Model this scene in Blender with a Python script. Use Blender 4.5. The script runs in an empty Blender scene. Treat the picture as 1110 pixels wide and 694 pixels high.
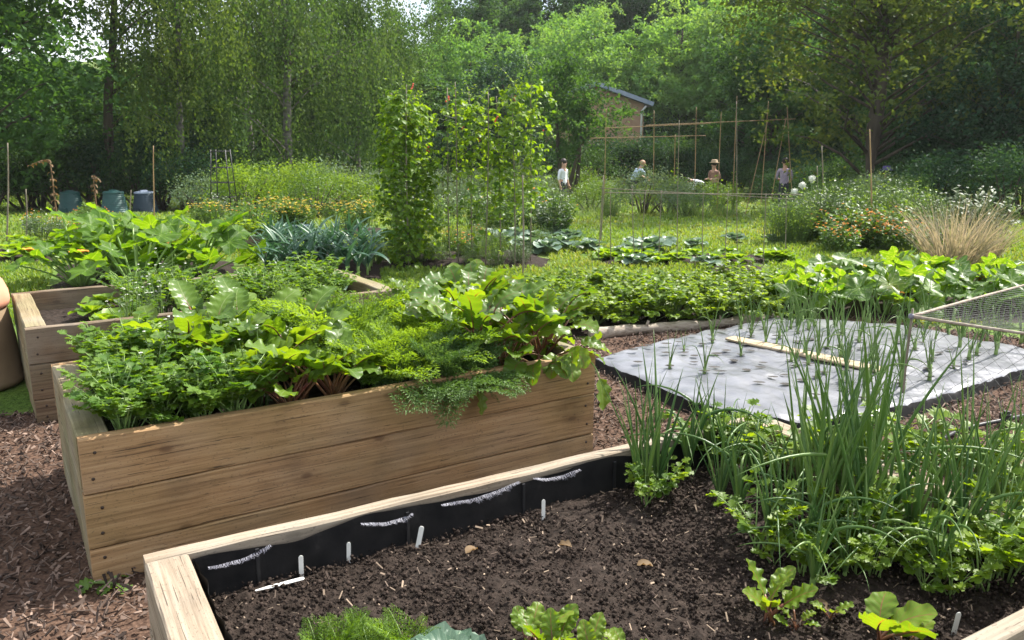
import bpy, bmesh, math, random
import numpy as np
from math import sin, cos, pi, radians, sqrt
from mathutils import Vector, noise as mnoise

rng = np.random.default_rng(7)
random.seed(7)
scene = bpy.context.scene
COL = scene.collection

# ------------------------------------------------------------------ camera geometry
F, CX, CY, YH, CAMH = 896.0, 555.0, 347.0, 152.0, 1.7
PITCH = math.atan((CY - YH) / F)
CP, SP = cos(PITCH), sin(PITCH)

def ray(px, py):
    x = (px - CX) / F; y = (CY - py) / F
    return np.array((x, CP + y * SP, -SP + y * CP))

def gp(px, py, z=0.0):
    """world point at height z seen at photo pixel px,py"""
    d = ray(px, py); t = (z - CAMH) / d[2]
    return np.array((d[0] * t, d[1] * t, z))

def at(px, py, D):
    d = ray(px, py); t = D / d[1]
    return np.array((d[0] * t, D, CAMH + d[2] * t))

def sst(a, b, x):
    t = np.clip((np.asarray(x, float) - a) / (b - a), 0, 1)
    return t * t * (3 - 2 * t)

def terrain(x, y):
    x = np.asarray(x, float); y = np.asarray(y, float)
    z = -0.85 * sst(14, 34, y)
    z = z + 0.05 * np.sin(x * .31 + 1) * np.sin(y * .23) * sst(9, 16, y)
    z = z + 13.0 * sst(58, 120, y) + 3.0 * sst(45, 75, y) * sst(-30, 15, x)
    return z

def gt(px, py):
    """point on the terrain seen at a photo pixel"""
    d = ray(px, py); t = 1.0
    for i in range(4000):
        p = d * t; p[2] += CAMH
        if p[2] <= terrain(p[0], p[1]): break
        t += 0.02
    return np.array((p[0], p[1], float(terrain(p[0], p[1]))))

# ------------------------------------------------------------------ mesh builder
class Geo:
    def __init__(s): s.V = []; s.L = []; s.F3 = []; s.F4 = []; s.M3 = []; s.M4 = []; s.n = 0; s.ng = []
    def add(s, V, F, lf=None, mat=0):
        V = np.asarray(V, float).reshape(-1, 3)
        if lf is None: lf = np.tile((0, .5, .5), (len(V), 1))
        lf = np.asarray(lf, float)
        if lf.ndim == 1: lf = np.tile(lf, (len(V), 1))
        s.V.append(V); s.L.append(lf)
        if not isinstance(F, (list, tuple)): F = [F]
        for f in F:
            f = np.asarray(f, int)
            if f.size == 0: continue
            if f.ndim == 1: f = f[None]
            m = np.full(len(f), mat)
            if f.shape[1] == 3: s.F3.append(f + s.n); s.M3.append(m)
            elif f.shape[1] == 4: s.F4.append(f + s.n); s.M4.append(m)
            else:
                for k in range(1, f.shape[1] - 1):
                    s.F3.append(f[:, [0, k, k + 1]] + s.n); s.M3.append(m)
        s.n += len(V)
    def join(s, o, R=None, P=None, rnd=None):
        V = np.concatenate(o.V); L = np.concatenate(o.L).copy()
        if R is not None: V = V @ np.asarray(R).T
        if P is not None: V = V + np.asarray(P)
        if rnd is not None: L[:, 2] = rnd
        fs = []
        if o.F4: fs.append(np.concatenate(o.F4))
        if o.F3: fs.append(np.concatenate(o.F3))
        s.add(V, fs, L)
    def inst(s, o, R, P, rnd=None):
        """many copies of o merged: R (n,3,3), P (n,3)"""
        V = np.concatenate(o.V); L = np.concatenate(o.L); n = len(P); m = len(V)
        W = np.einsum('nij,mj->nmi', R, V) + np.asarray(P)[:, None, :]
        LL = np.tile(L[None], (n, 1, 1))
        if rnd is not None: LL[:, :, 2] = np.asarray(rnd)[:, None]
        off = (np.arange(n) * m)[:, None, None]
        fs = []
        if o.F4: fs.append((np.concatenate(o.F4)[None] + off).reshape(-1, 4))
        if o.F3: fs.append((np.concatenate(o.F3)[None] + off).reshape(-1, 3))
        s.add(W.reshape(-1, 3), fs, LL.reshape(-1, 3))
    def mesh(s, name, mats, smooth=True):
        me = bpy.data.meshes.new(name)
        V = np.concatenate(s.V); L = np.concatenate(s.L)
        f4 = np.concatenate(s.F4) if s.F4 else np.zeros((0, 4), int)
        f3 = np.concatenate(s.F3) if s.F3 else np.zeros((0, 3), int)
        mi = np.concatenate(([np.concatenate(s.M4)] if s.F4 else []) + ([np.concatenate(s.M3)] if s.F3 else []))
        me.vertices.add(len(V)); me.vertices.foreach_set('co', V.astype(np.float32).ravel())
        lv = np.concatenate((f4.ravel(), f3.ravel()))
        me.loops.add(len(lv)); me.loops.foreach_set('vertex_index', lv.astype(np.int32))
        tot = np.concatenate((np.full(len(f4), 4), np.full(len(f3), 3))).astype(np.int32)
        st = np.concatenate(([0], np.cumsum(tot)[:-1])).astype(np.int32)
        me.polygons.add(len(tot)); me.polygons.foreach_set('loop_start', st)
        me.polygons.foreach_set('material_index', mi.astype(np.int32))
        a = me.attributes.new('lf', 'FLOAT_VECTOR', 'POINT')
        a.data.foreach_set('vector', L.astype(np.float32).ravel())
        if not isinstance(mats, (list, tuple)): mats = [mats]
        for m in mats: me.materials.append(m)
        me.update(calc_edges=True)
        me.polygons.foreach_set('use_smooth', np.full(len(tot), bool(smooth)))
        me.validate(clean_customdata=False)
        return me

def tag(o, label=None, cat=None, group=None, kind=None):
    if label: o['label'] = label
    if cat: o['category'] = cat
    if group: o['group'] = group
    if kind: o['kind'] = kind
    return o

def obj(name, geo, mats, parent=None, smooth=True, loc=None):
    me = geo.mesh(name, mats, smooth) if isinstance(geo, Geo) else geo
    o = bpy.data.objects.new(name, me); COL.objects.link(o)
    if parent is not None: o.parent = parent
    if loc is not None: o.location = loc
    return o

def empty(name, loc=(0, 0, 0), rz=0):
    o = bpy.data.objects.new(name, None); COL.objects.link(o)
    o.location = tuple(loc); o.rotation_euler = (0, 0, rz); o.empty_display_size = .1
    return o

def dup(root):
    r = root.copy(); COL.objects.link(r)
    for ch in list(root.children):
        c = ch.copy(); COL.objects.link(c); c.parent = r
        for g in list(ch.children):
            d = g.copy(); COL.objects.link(d); d.parent = c
    return r

class Kind:
    """prototypes of one kind of plant; every use is its own object (the first use is the prototype itself)"""
    def __init__(s, name, cat, makes, smooth=True):
        s.name, s.cat, s.makes, s.roots, s.used, s.k, s.smooth = name, cat, makes, {}, {}, 0, smooth
    def put(s, loc, label, group=None, sc=1.0, rz=None, v=None, tilt=0.0, szz=1.0):
        if v is None: v = s.k % len(s.makes)
        s.k += 1
        if v not in s.roots:
            parts = s.makes[v]()
            r = empty(s.name)
            for (pn, g, mats) in parts: obj(pn, g, mats, r, s.smooth)
            s.roots[v] = r
        else: r = dup(s.roots[v])
        r.location = tuple(loc)
        r.rotation_euler = (random.uniform(-tilt, tilt), random.uniform(-tilt, tilt), random.uniform(0, 2 * pi) if rz is None else rz)
        r.scale = (sc, sc, sc * szz)
        if 'group' in r.keys(): del r['group']
        tag(r, label, s.cat, group)
        return r

# ------------------------------------------------------------------ shapes
def unit(v):
    v = np.asarray(v, float); n = np.linalg.norm(v, axis=-1, keepdims=True); return v / np.maximum(n, 1e-9)

def arc(p0, az, e0, e1, L, n=8, daz=0.0):
    """curve starting at p0 heading az, elevation going e0 -> e1 (radians)"""
    t = (np.arange(n) + .5) / n
    e = e0 + (e1 - e0) * t; a = az + daz * t
    d = np.stack((np.cos(e) * np.cos(a), np.cos(e) * np.sin(a), np.sin(e)), 1) * (L / n)
    return np.concatenate((np.asarray(p0, float)[None], np.asarray(p0, float)[None] + np.cumsum(d, 0)))

def blade(g, sp, w, nx=4, cup=0., ruf=0., fr=3., ph=0., rnd=.5, roll=0., mat=0, fold=0.):
    n = len(sp); T = unit(np.gradient(sp, axis=0))
    hz = sp[-1] - sp[0]; side = np.array((hz[1], -hz[0], 0.0))
    if np.linalg.norm(side) < 1e-6: side = np.array((1.0, 0, 0))
    side = unit(side); S = np.tile(side, (n, 1)); N = unit(np.cross(S, T)); S = np.cross(T, N)
    if roll: S, N = S * cos(roll) + N * sin(roll), N * cos(roll) - S * sin(roll)
    s = np.linspace(-1, 1, nx + 1); t = np.linspace(0, 1, n)
    w = np.asarray(w)
    off = cup * s[None] ** 2 + fold * np.abs(s[None]) + ruf * (s[None] ** 2) * np.sin(fr * 2 * pi * t[:, None] + ph + (s[None] > 0) * 1.9)
    V = sp[:, None] + S[:, None] * (s[None, :, None] * w[:, None, None]) + N[:, None] * (off * w[:, None])[:, :, None]
    idx = np.arange(n * (nx + 1)).reshape(n, nx + 1)
    Fq = np.stack((idx[:-1, :-1], idx[:-1, 1:], idx[1:, 1:], idx[1:, :-1]), -1).reshape(-1, 4)
    lf = np.zeros((n, nx + 1, 3)); lf[:, :, 0] = s[None]; lf[:, :, 1] = t[:, None]; lf[:, :, 2] = rnd
    g.add(V.reshape(-1, 3), Fq, lf.reshape(-1, 3), mat)

def tube(g, pts, rad, k=6, rnd=.5, cap=True, mat=0, flat=1.0):
    pts = np.asarray(pts, float); n = len(pts); T = unit(np.gradient(pts, axis=0))
    ref = np.array((0, 0, 1.0)) if abs(T[0][2]) < .9 else np.array((1.0, 0, 0))
    A = unit(np.cross(T, ref)); B = np.cross(T, A)
    rad = np.broadcast_to(np.asarray(rad, float), (n,))
    th = np.arange(k) * 2 * pi / k
    V = pts[:, None] + rad[:, None, None] * (np.cos(th)[None, :, None] * A[:, None] + flat * np.sin(th)[None, :, None] * B[:, None])
    idx = np.arange(n * k).reshape(n, k); r = np.roll(idx, -1, 1)
    Fq = np.stack((idx[:-1], r[:-1], r[1:], idx[1:]), -1).reshape(-1, 4)
    lf = np.zeros((n, k, 3)); lf[:, :, 0] = np.cos(th)[None]; lf[:, :, 1] = np.linspace(0, 1, n)[:, None]; lf[:, :, 2] = rnd
    fs = [Fq]
    if cap: fs += [idx[0][::-1][None], idx[-1][None]]
    g.add(V.reshape(-1, 3), fs, lf.reshape(-1, 3), mat)

def frame(az, el, roll=0.):
    f = np.array((cos(el) * cos(az), cos(el) * sin(az), sin(el)))
    s = np.array((-sin(az), cos(az), 0)); u = np.cross(f, s)
    s, u = s * cos(roll) + u * sin(roll), u * cos(roll) - s * sin(roll)
    return np.stack((f, s, u), 1)

def rand_frames(n, up=.5, r=None):
    r = r or rng
    N = r.normal(size=(n, 3)); N = unit(N); N[:, 2] = np.abs(N[:, 2]) * (1 - up) + up; N = unit(N)
    A = unit(np.cross(N, r.normal(size=(n, 3)))); B = np.cross(N, A)
    return np.stack((A, B, N), 2)

def ov(t, a=.55, b=.75):
    t = np.clip(t, 1e-4, 1 - 1e-4); w = t ** a * (1 - t) ** b
    tm = a / (a + b); return w / (tm ** a * (1 - tm) ** b)

def palmate(R, lobes=5, depth=.28, serr=.06, nth=44, nr=4, funnel=.12, ruf=.06, r=None):
    r = r or rng; g = Geo()
    th = np.linspace(-pi * .95, pi * .95, nth + 1)
    rad = R * (1 - depth * (.5 - .5 * np.cos(lobes * th * 1.0)) ) * (1 - .22 * (np.abs(th) / pi) ** 2)
    rad = rad * (1 + serr * r.uniform(-1, 1, nth + 1))
    ph = r.uniform(0, 6); rr = np.arange(1, nr + 1) / nr
    V = [np.array((0, 0, 0.0))]
    L = [(0, 0, .5)]
    for k in rr:
        z = R * (funnel * k ** 1.5 + ruf * k ** 2 * np.sin(th * lobes + ph) + .05 * k * r.uniform(-1, 1, nth + 1)) - R * .25 * k ** 2 * np.clip(np.cos(th), 0, 1)
        V += list(np.stack((rad * k * np.cos(th), rad * k * np.sin(th), z), 1)); L += [(a / pi, k, .5) for a in th]
    V = np.array(V); m = nth + 1
    tr = np.array([(0, 1 + i, 2 + i) for i in range(nth)])
    q = np.array([(1 + j * m + i, 1 + (j + 1) * m + i, 2 + (j + 1) * m + i, 2 + j * m + i) for j in range(nr - 1) for i in range(nth)])
    g.add(V, [q, tr], np.array(L)); return g

def leaflet(L=1., W=.42, teeth=3, jag=.25, r=None, tip=.0):
    """toothed, slightly folded leaflet along +x from the origin"""
    r = r or rng; g = Geo(); n = 2 + teeth * 2
    t = np.linspace(0, 1, n + 1); w = W * ov(t, .6, .7) * L; w[0] = .04 * L; w[-1] = .01 * L
    w = w * np.where(np.arange(n + 1) % 2 == 0, 1 - jag, 1 + jag * .4)
    x = t * L; z = -.12 * L * t ** 2
    V = np.concatenate((np.stack((x, np.zeros_like(x), z), 1), np.stack((x - .03 * L, w, z + .25 * w), 1), np.stack((x - .03 * L, -w, z + .25 * w), 1)))
    m = n + 1
    q = [(i, i + 1, m + i + 1, m + i) for i in range(n)] + [(i + 1, i, 2 * m + i, 2 * m + i + 1) for i in range(n)]
    lf = np.zeros((3 * m, 3)); lf[:m, 1] = t; lf[m:2 * m, 0] = 1; lf[m:2 * m, 1] = t; lf[2 * m:, 0] = -1; lf[2 * m:, 1] = t; lf[:, 2] = .5
    g.add(V, np.array(q), lf); return g

def diamond(L=1., W=.5, fold=.15):
    g = Geo()
    g.add([(0, 0, 0), (.5 * L, .5 * W * L, fold * L), (L, 0, -.05 * L), (.5 * L, -.5 * W * L, fold * L)],
          np.array([(0, 2, 1), (0, 3, 2)]), [(0, 0, .5), (1, .5, .5), (0, 1, .5), (-1, .5, .5)])
    return g

def oval_leaf(L=1., W=.5):
    g = Geo(); sp = np.array([(0, 0, 0), (.25, 0, .03), (.55, 0, .02), (.8, 0, -.03), (1, 0, -.1)]) * L
    blade(g, sp, np.array((.1, .85, 1, .62, .02)) * W * L * .5, 2, cup=.25); return g

def box(g, c, d, mat=0, R=None, rnd=.5):
    x, y, z = np.array(d) / 2
    V = np.array([(-x, -y, -z), (x, -y, -z), (x, y, -z), (-x, y, -z), (-x, -y, z), (x, -y, z), (x, y, z), (-x, y, z)])
    if R is not None: V = V @ np.asarray(R).T
    g.add(V + np.asarray(c), np.array([(0, 3, 2, 1), (4, 5, 6, 7), (0, 1, 5, 4), (1, 2, 6, 5), (2, 3, 7, 6), (3, 0, 4, 7)]), (0, .5, rnd), mat)

def lathe(g, prof, k=28, mat=0, sq=1.0):
    prof = np.asarray(prof, float); th = np.arange(k) * 2 * pi / k
    V = np.stack((prof[:, None, 0] * np.cos(th), prof[:, None, 0] * np.sin(th) * sq, np.repeat(prof[:, 1][:, None], k, 1)), -1)
    n = len(prof); idx = np.arange(n * k).reshape(n, k); r = np.roll(idx, -1, 1)
    g.add(V.reshape(-1, 3), np.stack((idx[:-1], r[:-1], r[1:], idx[1:]), -1).reshape(-1, 4), None, mat)

def ball(g, c, r, mat=0, k=8, rnd=.5, sz=1.0):
    a = np.linspace(-pi / 2, pi / 2, k // 2 + 2)
    th = np.arange(k) * 2 * pi / k
    V = np.stack((np.cos(a)[:, None] * np.cos(th), np.cos(a)[:, None] * np.sin(th), np.repeat(np.sin(a)[:, None] * sz, k, 1)), -1) * r + np.asarray(c)
    n = len(a); idx = np.arange(n * k).reshape(n, k); q = np.roll(idx, -1, 1)
    g.add(V.reshape(-1, 3), np.stack((idx[:-1], q[:-1], q[1:], idx[1:]), -1).reshape(-1, 4), (0, .5, rnd), mat)

# ------------------------------------------------------------------ materials
def new_mat(name):
    m = bpy.data.materials.new(name); m.use_nodes = True
    nt = m.node_tree; nt.nodes.clear()
    return m, nt, nt.nodes, nt.links

def ramp(N, stops, interp='LINEAR'):
    r = N.new('ShaderNodeValToRGB'); r.color_ramp.interpolation = interp
    e = r.color_ramp.elements
    while len(e) < len(stops): e.new(.5)
    for i, (p, c) in enumerate(stops): e[i].position = p; e[i].color = (*c, 1) if len(c) == 3 else c
    return r

def mathn(N, Lk, op, a, b=None, clamp=False):
    n = N.new('ShaderNodeMath'); n.operation = op; n.use_clamp = clamp
    for i, v in enumerate((a, b)):
        if v is None: continue
        if isinstance(v, (int, float)): n.inputs[i].default_value = v
        else: Lk.new(v, n.inputs[i])
    return n.outputs[0]

def mixc(N, Lk, fac, a, b, mode='MIX'):
    n = N.new('ShaderNodeMix'); n.data_type = 'RGBA'; n.blend_type = mode
    for k, v in ((0, fac), (6, a), (7, b)):
        if isinstance(v, (int, float)): n.inputs[k].default_value = v
        elif isinstance(v, tuple): n.inputs[k].default_value = (*v, 1)
        else: Lk.new(v, n.inputs[k])
    return n.outputs[2]

def leaf_mat(name, c0, c1, vein=None, vw=.07, trans=.42, rough=.42, tcol=(1.9, 1.65, .30), spec=.32, mottle=None, sideveins=0., nscale=6., c2=None, palm=0, bumpd=.3):
    m, nt, N, L = new_mat(name)
    at_ = N.new('ShaderNodeAttribute'); at_.attribute_name = 'lf'
    sx = N.new('ShaderNodeSeparateXYZ'); L.new(at_.outputs['Vector'], sx.inputs[0])
    s, t, rn = sx.outputs
    oi = N.new('ShaderNodeObjectInfo')
    tc = N.new('ShaderNodeTexCoord')
    no = N.new('ShaderNodeTexNoise'); no.inputs['Scale'].default_value = nscale; no.inputs['Detail'].default_value = 3
    L.new(tc.outputs['Object'], no.inputs['Vector'])
    v = mathn(N, L, 'ADD', mathn(N, L, 'MULTIPLY', rn, .6), mathn(N, L, 'MULTIPLY', no.outputs['Fac'], .35))
    v = mathn(N, L, 'ADD', v, mathn(N, L, 'MULTIPLY', oi.outputs['Random'], .2))
    st = [(.2, c0), (.85, c1)] if c2 is None else [(.2, c0), (.6, c1), (.95, c2)]
    rp = ramp(N, st); L.new(v, rp.inputs[0]); col = rp.outputs[0]
    height = None
    if vein is not None:
        ab = mathn(N, L, 'ABSOLUTE', s)
        if palm:
            fr = mathn(N, L, 'PINGPONG', mathn(N, L, 'MULTIPLY', s, palm), .5)   # veins at lobe centres
            mid = mathn(N, L, 'LESS_THAN', mathn(N, L, 'MULTIPLY', fr, t), vw)
        else:
            mid = mathn(N, L, 'LESS_THAN', ab, vw)
        if sideveins:
            ph = mathn(N, L, 'SUBTRACT', mathn(N, L, 'MULTIPLY', t, sideveins), mathn(N, L, 'MULTIPLY', ab, sideveins * .35))
            fr2 = mathn(N, L, 'PINGPONG', ph, .5)
            sv = mathn(N, L, 'LESS_THAN', fr2, .06)
            height = fr2
            mid = mathn(N, L, 'MAXIMUM', mid, mathn(N, L, 'MULTIPLY', sv, .28))
        col = mixc(N, L, mid, col, vein)
    if mottle is not None:
        mo = N.new('ShaderNodeTexNoise'); mo.inputs['Scale'].default_value = 26; mo.inputs['Detail'].default_value = 4
        L.new(tc.outputs['Object'], mo.inputs['Vector'])
        mr = ramp(N, [(.54, (0, 0, 0)), (.66, (1, 1, 1))]); L.new(mo.outputs['Fac'], mr.inputs[0])
        col = mixc(N, L, mathn(N, L, 'MULTIPLY', mr.outputs[0], .55), col, mottle)
    pb = N.new('ShaderNodeBsdfPrincipled'); L.new(col, pb.inputs['Base Color'])
    pb.inputs['Roughness'].default_value = rough; pb.inputs['Specular IOR Level'].default_value = spec
    bp = N.new('ShaderNodeBump'); bp.inputs['Strength'].default_value = bumpd; bp.inputs['Distance'].default_value = .004
    hb = N.new('ShaderNodeTexNoise'); hb.inputs['Scale'].default_value = 60; L.new(tc.outputs['Object'], hb.inputs['Vector'])
    L.new(height if height is not None else hb.outputs['Fac'], bp.inputs['Height']); L.new(bp.outputs[0], pb.inputs['Normal'])
    tr = N.new('ShaderNodeBsdfTranslucent'); L.new(mixc(N, L, 1.0, col, tcol, 'MULTIPLY'), tr.inputs[0])
    mx = N.new('ShaderNodeMixShader'); mx.inputs[0].default_value = trans
    L.new(pb.outputs[0], mx.inputs[1]); L.new(tr.outputs[0], mx.inputs[2])
    o = N.new('ShaderNodeOutputMaterial'); L.new(mx.outputs[0], o.inputs[0])
    return m

def plain(name, c0, c1=None, rough=.6, scale=8., bump=0., stretch=(1, 1, 1), metal=0., spec=.4, lf=False):
    m, nt, N, L = new_mat(name)
    tc = N.new('ShaderNodeTexCoord'); mp = N.new('ShaderNodeMapping'); mp.inputs['Scale'].default_value = stretch
    L.new(tc.outputs['Object'], mp.inputs[0])
    no = N.new('ShaderNodeTexNoise'); no.inputs['Scale'].default_value = scale; no.inputs['Detail'].default_value = 5
    L.new(mp.outputs[0], no.inputs['Vector'])
    src = no.outputs['Fac']
    if lf:
        a = N.new('ShaderNodeAttribute'); a.attribute_name = 'lf'; sx = N.new('ShaderNodeSeparateXYZ'); L.new(a.outputs['Vector'], sx.inputs[0])
        src = mathn(N, L, 'ADD', mathn(N, L, 'MULTIPLY', src, .3), mathn(N, L, 'MULTIPLY', sx.outputs[2], .7))
    if c1 is None: c1 = tuple(x * .7 for x in c0)
    rp = ramp(N, [(.3 if not lf else .12, c0), (.7 if not lf else .88, c1)]); L.new(src, rp.inputs[0])
    pb = N.new('ShaderNodeBsdfPrincipled'); L.new(rp.outputs[0], pb.inputs['Base Color'])
    pb.inputs['Roughness'].default_value = rough; pb.inputs['Metallic'].default_value = metal; pb.inputs['Specular IOR Level'].default_value = spec
    if bump:
        b = N.new('ShaderNodeBump'); b.inputs['Strength'].default_value = .6; b.inputs['Distance'].default_value = bump
        L.new(no.outputs['Fac'], b.inputs['Height']); L.new(b.outputs[0], pb.inputs['Normal'])
    o = N.new('ShaderNodeOutputMaterial'); L.new(pb.outputs[0], o.inputs[0])
    return m

def wood_mat(name, base, dark, pale, moss, mossf=.35, greyf=.4):
    m, nt, N, L = new_mat(name)
    tc = N.new('ShaderNodeTexCoord'); oi = N.new('ShaderNodeObjectInfo')
    add = N.new('ShaderNodeVectorMath'); add.operation = 'ADD'
    sc = N.new('ShaderNodeVectorMath'); sc.operation = 'SCALE'; L.new(oi.outputs['Random'], sc.inputs['Scale']); sc.inputs[0].default_value = (37, 11, 5)
    L.new(tc.outputs['Object'], add.inputs[0]); L.new(sc.outputs[0], add.inputs[1])
    P = add.outputs[0]
    def nz(scale, stretch, detail=4, dist=0.):
        mp = N.new('ShaderNodeMapping'); mp.inputs['Scale'].default_value = stretch; L.new(P, mp.inputs[0])
        n = N.new('ShaderNodeTexNoise'); n.inputs['Scale'].default_value = scale; n.inputs['Detail'].default_value = detail; n.inputs['Distortion'].default_value = dist
        L.new(mp.outputs[0], n.inputs['Vector']); return n.outputs['Fac']
    # long grain, swirling a little round knots
    vo = N.new('ShaderNodeTexVoronoi'); vo.voronoi_dimensions = '2D'; vo.inputs['Scale'].default_value = 1.0; sv_ = N.new('ShaderNodeSeparateXYZ'); L.new(P, sv_.inputs[0])
    cv_ = N.new('ShaderNodeCombineXYZ'); L.new(mathn(N, L, 'MULTIPLY', sv_.outputs[0], 2.3), cv_.inputs[0]); L.new(mathn(N, L, 'MULTIPLY', sv_.outputs[2], 4.4), cv_.inputs[1]); L.new(cv_.outputs[0], vo.inputs['Vector'])
    knot = ramp(N, [(.03, (1, 1, 1)), (.055, (.7, .7, .7)), (.07, (.35, .35, .35)), (.20, (0, 0, 0))]); L.new(vo.outputs['Distance'], knot.inputs[0])
    grain = nz(5, (.45, 17, 17), 7, .12)
    fine = nz(34, (.35, 16, 16), 4)
    col = ramp(N, [(.3, dark), (.5, base), (.72, pale)]); 
    g2 = mathn(N, L, 'ADD', mathn(N, L, 'MULTIPLY', grain, .75), mathn(N, L, 'MULTIPLY', fine, .25)); L.new(g2, col.inputs[0])
    c = mixc(N, L, mathn(N, L, 'MULTIPLY', knot.outputs[0], .75), col.outputs[0], (dark[0] * .55, dark[1] * .45, dark[2] * .4))
    big = nz(1.6, (1, 2.2, 2.2), 5)
    bm = ramp(N, [(.42, (0, 0, 0)), (.62, (1, 1, 1))]); L.new(big, bm.inputs[0])
    c = mixc(N, L, mathn(N, L, 'MULTIPLY', bm.outputs[0], mossf), c, moss)
    st = nz(2.1, (1.3, 1.0, .9), 6); sm = ramp(N, [(.54, (0, 0, 0)), (.72, (1, 1, 1))]); L.new(st, sm.inputs[0])
    c = mixc(N, L, mathn(N, L, 'MULTIPLY', sm.outputs[0], .45), c, (dark[0] * .5, dark[1] * .5, dark[2] * .5))
    gr = nz(2.3, (1, 1, 1), 6); gm = ramp(N, [(.45, (0, 0, 0)), (.65, (1, 1, 1))]); L.new(gr, gm.inputs[0])
    c = mixc(N, L, mathn(N, L, 'MULTIPLY', gm.outputs[0], greyf), c, (.30, .27, .22))
    ck = nz(7, (.35, 26, 26), 2, .3); ckm = ramp(N, [(.655, (0, 0, 0)), (.675, (1, 1, 1))]); L.new(ck, ckm.inputs[0])
    c = mixc(N, L, mathn(N, L, 'MULTIPLY', ckm.outputs[0], .8), c, (.03, .022, .015))
    spk = nz(170, (.5, 1, 1), 2); spm = ramp(N, [(.62, (0, 0, 0)), (.7, (1, 1, 1))]); L.new(spk, spm.inputs[0])
    c = mixc(N, L, mathn(N, L, 'MULTIPLY', spm.outputs[0], .45), c, (.05, .04, .03))
    pb = N.new('ShaderNodeBsdfPrincipled'); L.new(c, pb.inputs['Base Color']); pb.inputs['Roughness'].default_value = .8; pb.inputs['Specular IOR Level'].default_value = .25
    b = N.new('ShaderNodeBump'); b.inputs['Strength'].default_value = .55; b.inputs['Distance'].default_value = .004; L.new(g2, b.inputs['Height']); L.new(b.outputs[0], pb.inputs['Normal'])
    o = N.new('ShaderNodeOutputMaterial'); L.new(pb.outputs[0], o.inputs[0])
    return m

M = {}
M['sleeper'] = wood_mat('weathered_sleeper_wood', (.315, .19, .090), (.150, .082, .038), (.43, .285, .15), (.19, .155, .065), .28, .16)
M['end'] = wood_mat('greenish_sleeper_wood', (.21, .165, .09), (.12, .085, .045), (.30, .24, .14), (.15, .16, .075), .6)
M['sunlit_greywood'] = wood_mat('sunlit_grey_sleeper_wood', (.27, .21, .15), (.13, .095, .062), (.37, .31, .24), (.17, .155, .11), .35, .5)  # weathered grey, with sunlight on the board tops painted in as a paler tone
M['oldwood'] = wood_mat('dark_old_wood', (.15, .10, .06), (.07, .045, .03), (.22, .16, .10), (.10, .10, .05))
M['palewood'] = wood_mat('pale_sawn_plank', (.42, .32, .20), (.25, .17, .09), (.55, .45, .30), (.3, .27, .16), .15)
M['log'] = plain('bleached_log', (.20, .16, .12), (.38, .33, .27), .85, 9, .01, (1, 5, 5))
M['cane'] = plain('bamboo_cane', (.36, .25, .12), (.24, .15, .07), .55, 14, 0, (1, 1, .3))
M['greycane'] = plain('weathered_cane', (.22, .19, .14), (.12, .10, .07), .7, 10)
M['soil'] = plain('dark_garden_soil', (.011, .008, .006), (.040, .029, .023), .95, 40, .02, spec=.15)
M['crumb'] = plain('soil_crumbs', (.011, .008, .006), (.058, .042, .034), .95, 30, .004, spec=.15, lf=True)
M['bits'] = plain('dry_plant_bits', (.05, .032, .024), (.36, .27, .19), .8, 20, 0, lf=True)
M['bark'] = plain('bark_chips', (.026, .018, .014), (.26, .185, .145), .85, 25, .003, spec=.2, lf=True)
M['barkbase'] = plain('bark_bed', (.03, .017, .012), (.13, .08, .055), .95, 60, .02, spec=.15)
M['label'] = plain('white_plastic', (.80, .80, .76), (.62, .62, .57), .45, 6)
M['liner'] = plain('black_woven_liner', (.004, .004, .0045), (.013, .012, .012), .75, 14, .008, spec=.2)
M['fray'] = plain('frayed_pale_threads', (.30, .30, .34), (.08, .08, .11), .6, 30)
M['membrane'] = plain('shiny_grey_membrane', (.085, .09, .103), (.195, .20, .222), .30, 4, .025, spec=.7)
M['slit'] = plain('planting_hole', (.02, .018, .016), (.05, .045, .04), .9)
M['nail'] = plain('rusty_nail', (.02, .013, .01), (.05, .03, .02), .6)
M['terracotta'] = plain('terracotta', (.50, .22, .13), (.58, .29, .19), .8, 6, .003)
M['potbody'] = plain('weathered_pot_body', (.17, .12, .07), (.24, .17, .10), .85, 5, .004)
M['compost'] = plain('dark_green_plastic', (.012, .055, .052), (.018, .075, .07), .5, 4)
M['navy'] = plain('black_blue_plastic', (.012, .03, .045), (.018, .04, .06), .5, 4)
M['black'] = plain('black_plastic', (.012, .012, .013), (.02, .02, .022), .45)
M['net'] = plain('grey_netting', (.07, .075, .07), (.12, .125, .12), .6)
M['brick'] = plain('pale_brick_wall', (.33, .20, .13), (.42, .28, .19), .9, 3)
M['roof'] = plain('blue_grey_roof', (.22, .27, .36), (.30, .35, .44), .6, 3)
M['glass'] = plain('dark_window_glass', (.03, .035, .04), (.05, .06, .07), .1, 3)
M['white'] = plain('white_paint', (.75, .75, .74), (.65, .65, .64), .5, 4)
M['barkT'] = plain('tree_bark', (.035, .027, .020), (.10, .08, .06), .9, 5, .03, (1, 1, .25))
M['birch'] = plain('birch_bark', (.20, .19, .165), (.055, .05, .045), .8, 3, .01, (1, 1, 3))
M['stem'] = plain('green_stem', (.10, .17, .045), (.07, .12, .03), .5, 8)
M['pale_stem'] = plain('pale_green_stalk', (.22, .33, .10), (.15, .24, .06), .4, 8)
M['red_stem'] = plain('red_stalk', (.13, .025, .025), (.20, .13, .05), .4, 9)
M['brown_stem'] = plain('dry_brown_stem', (.17, .10, .05), (.10, .06, .03), .8, 8)
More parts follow.
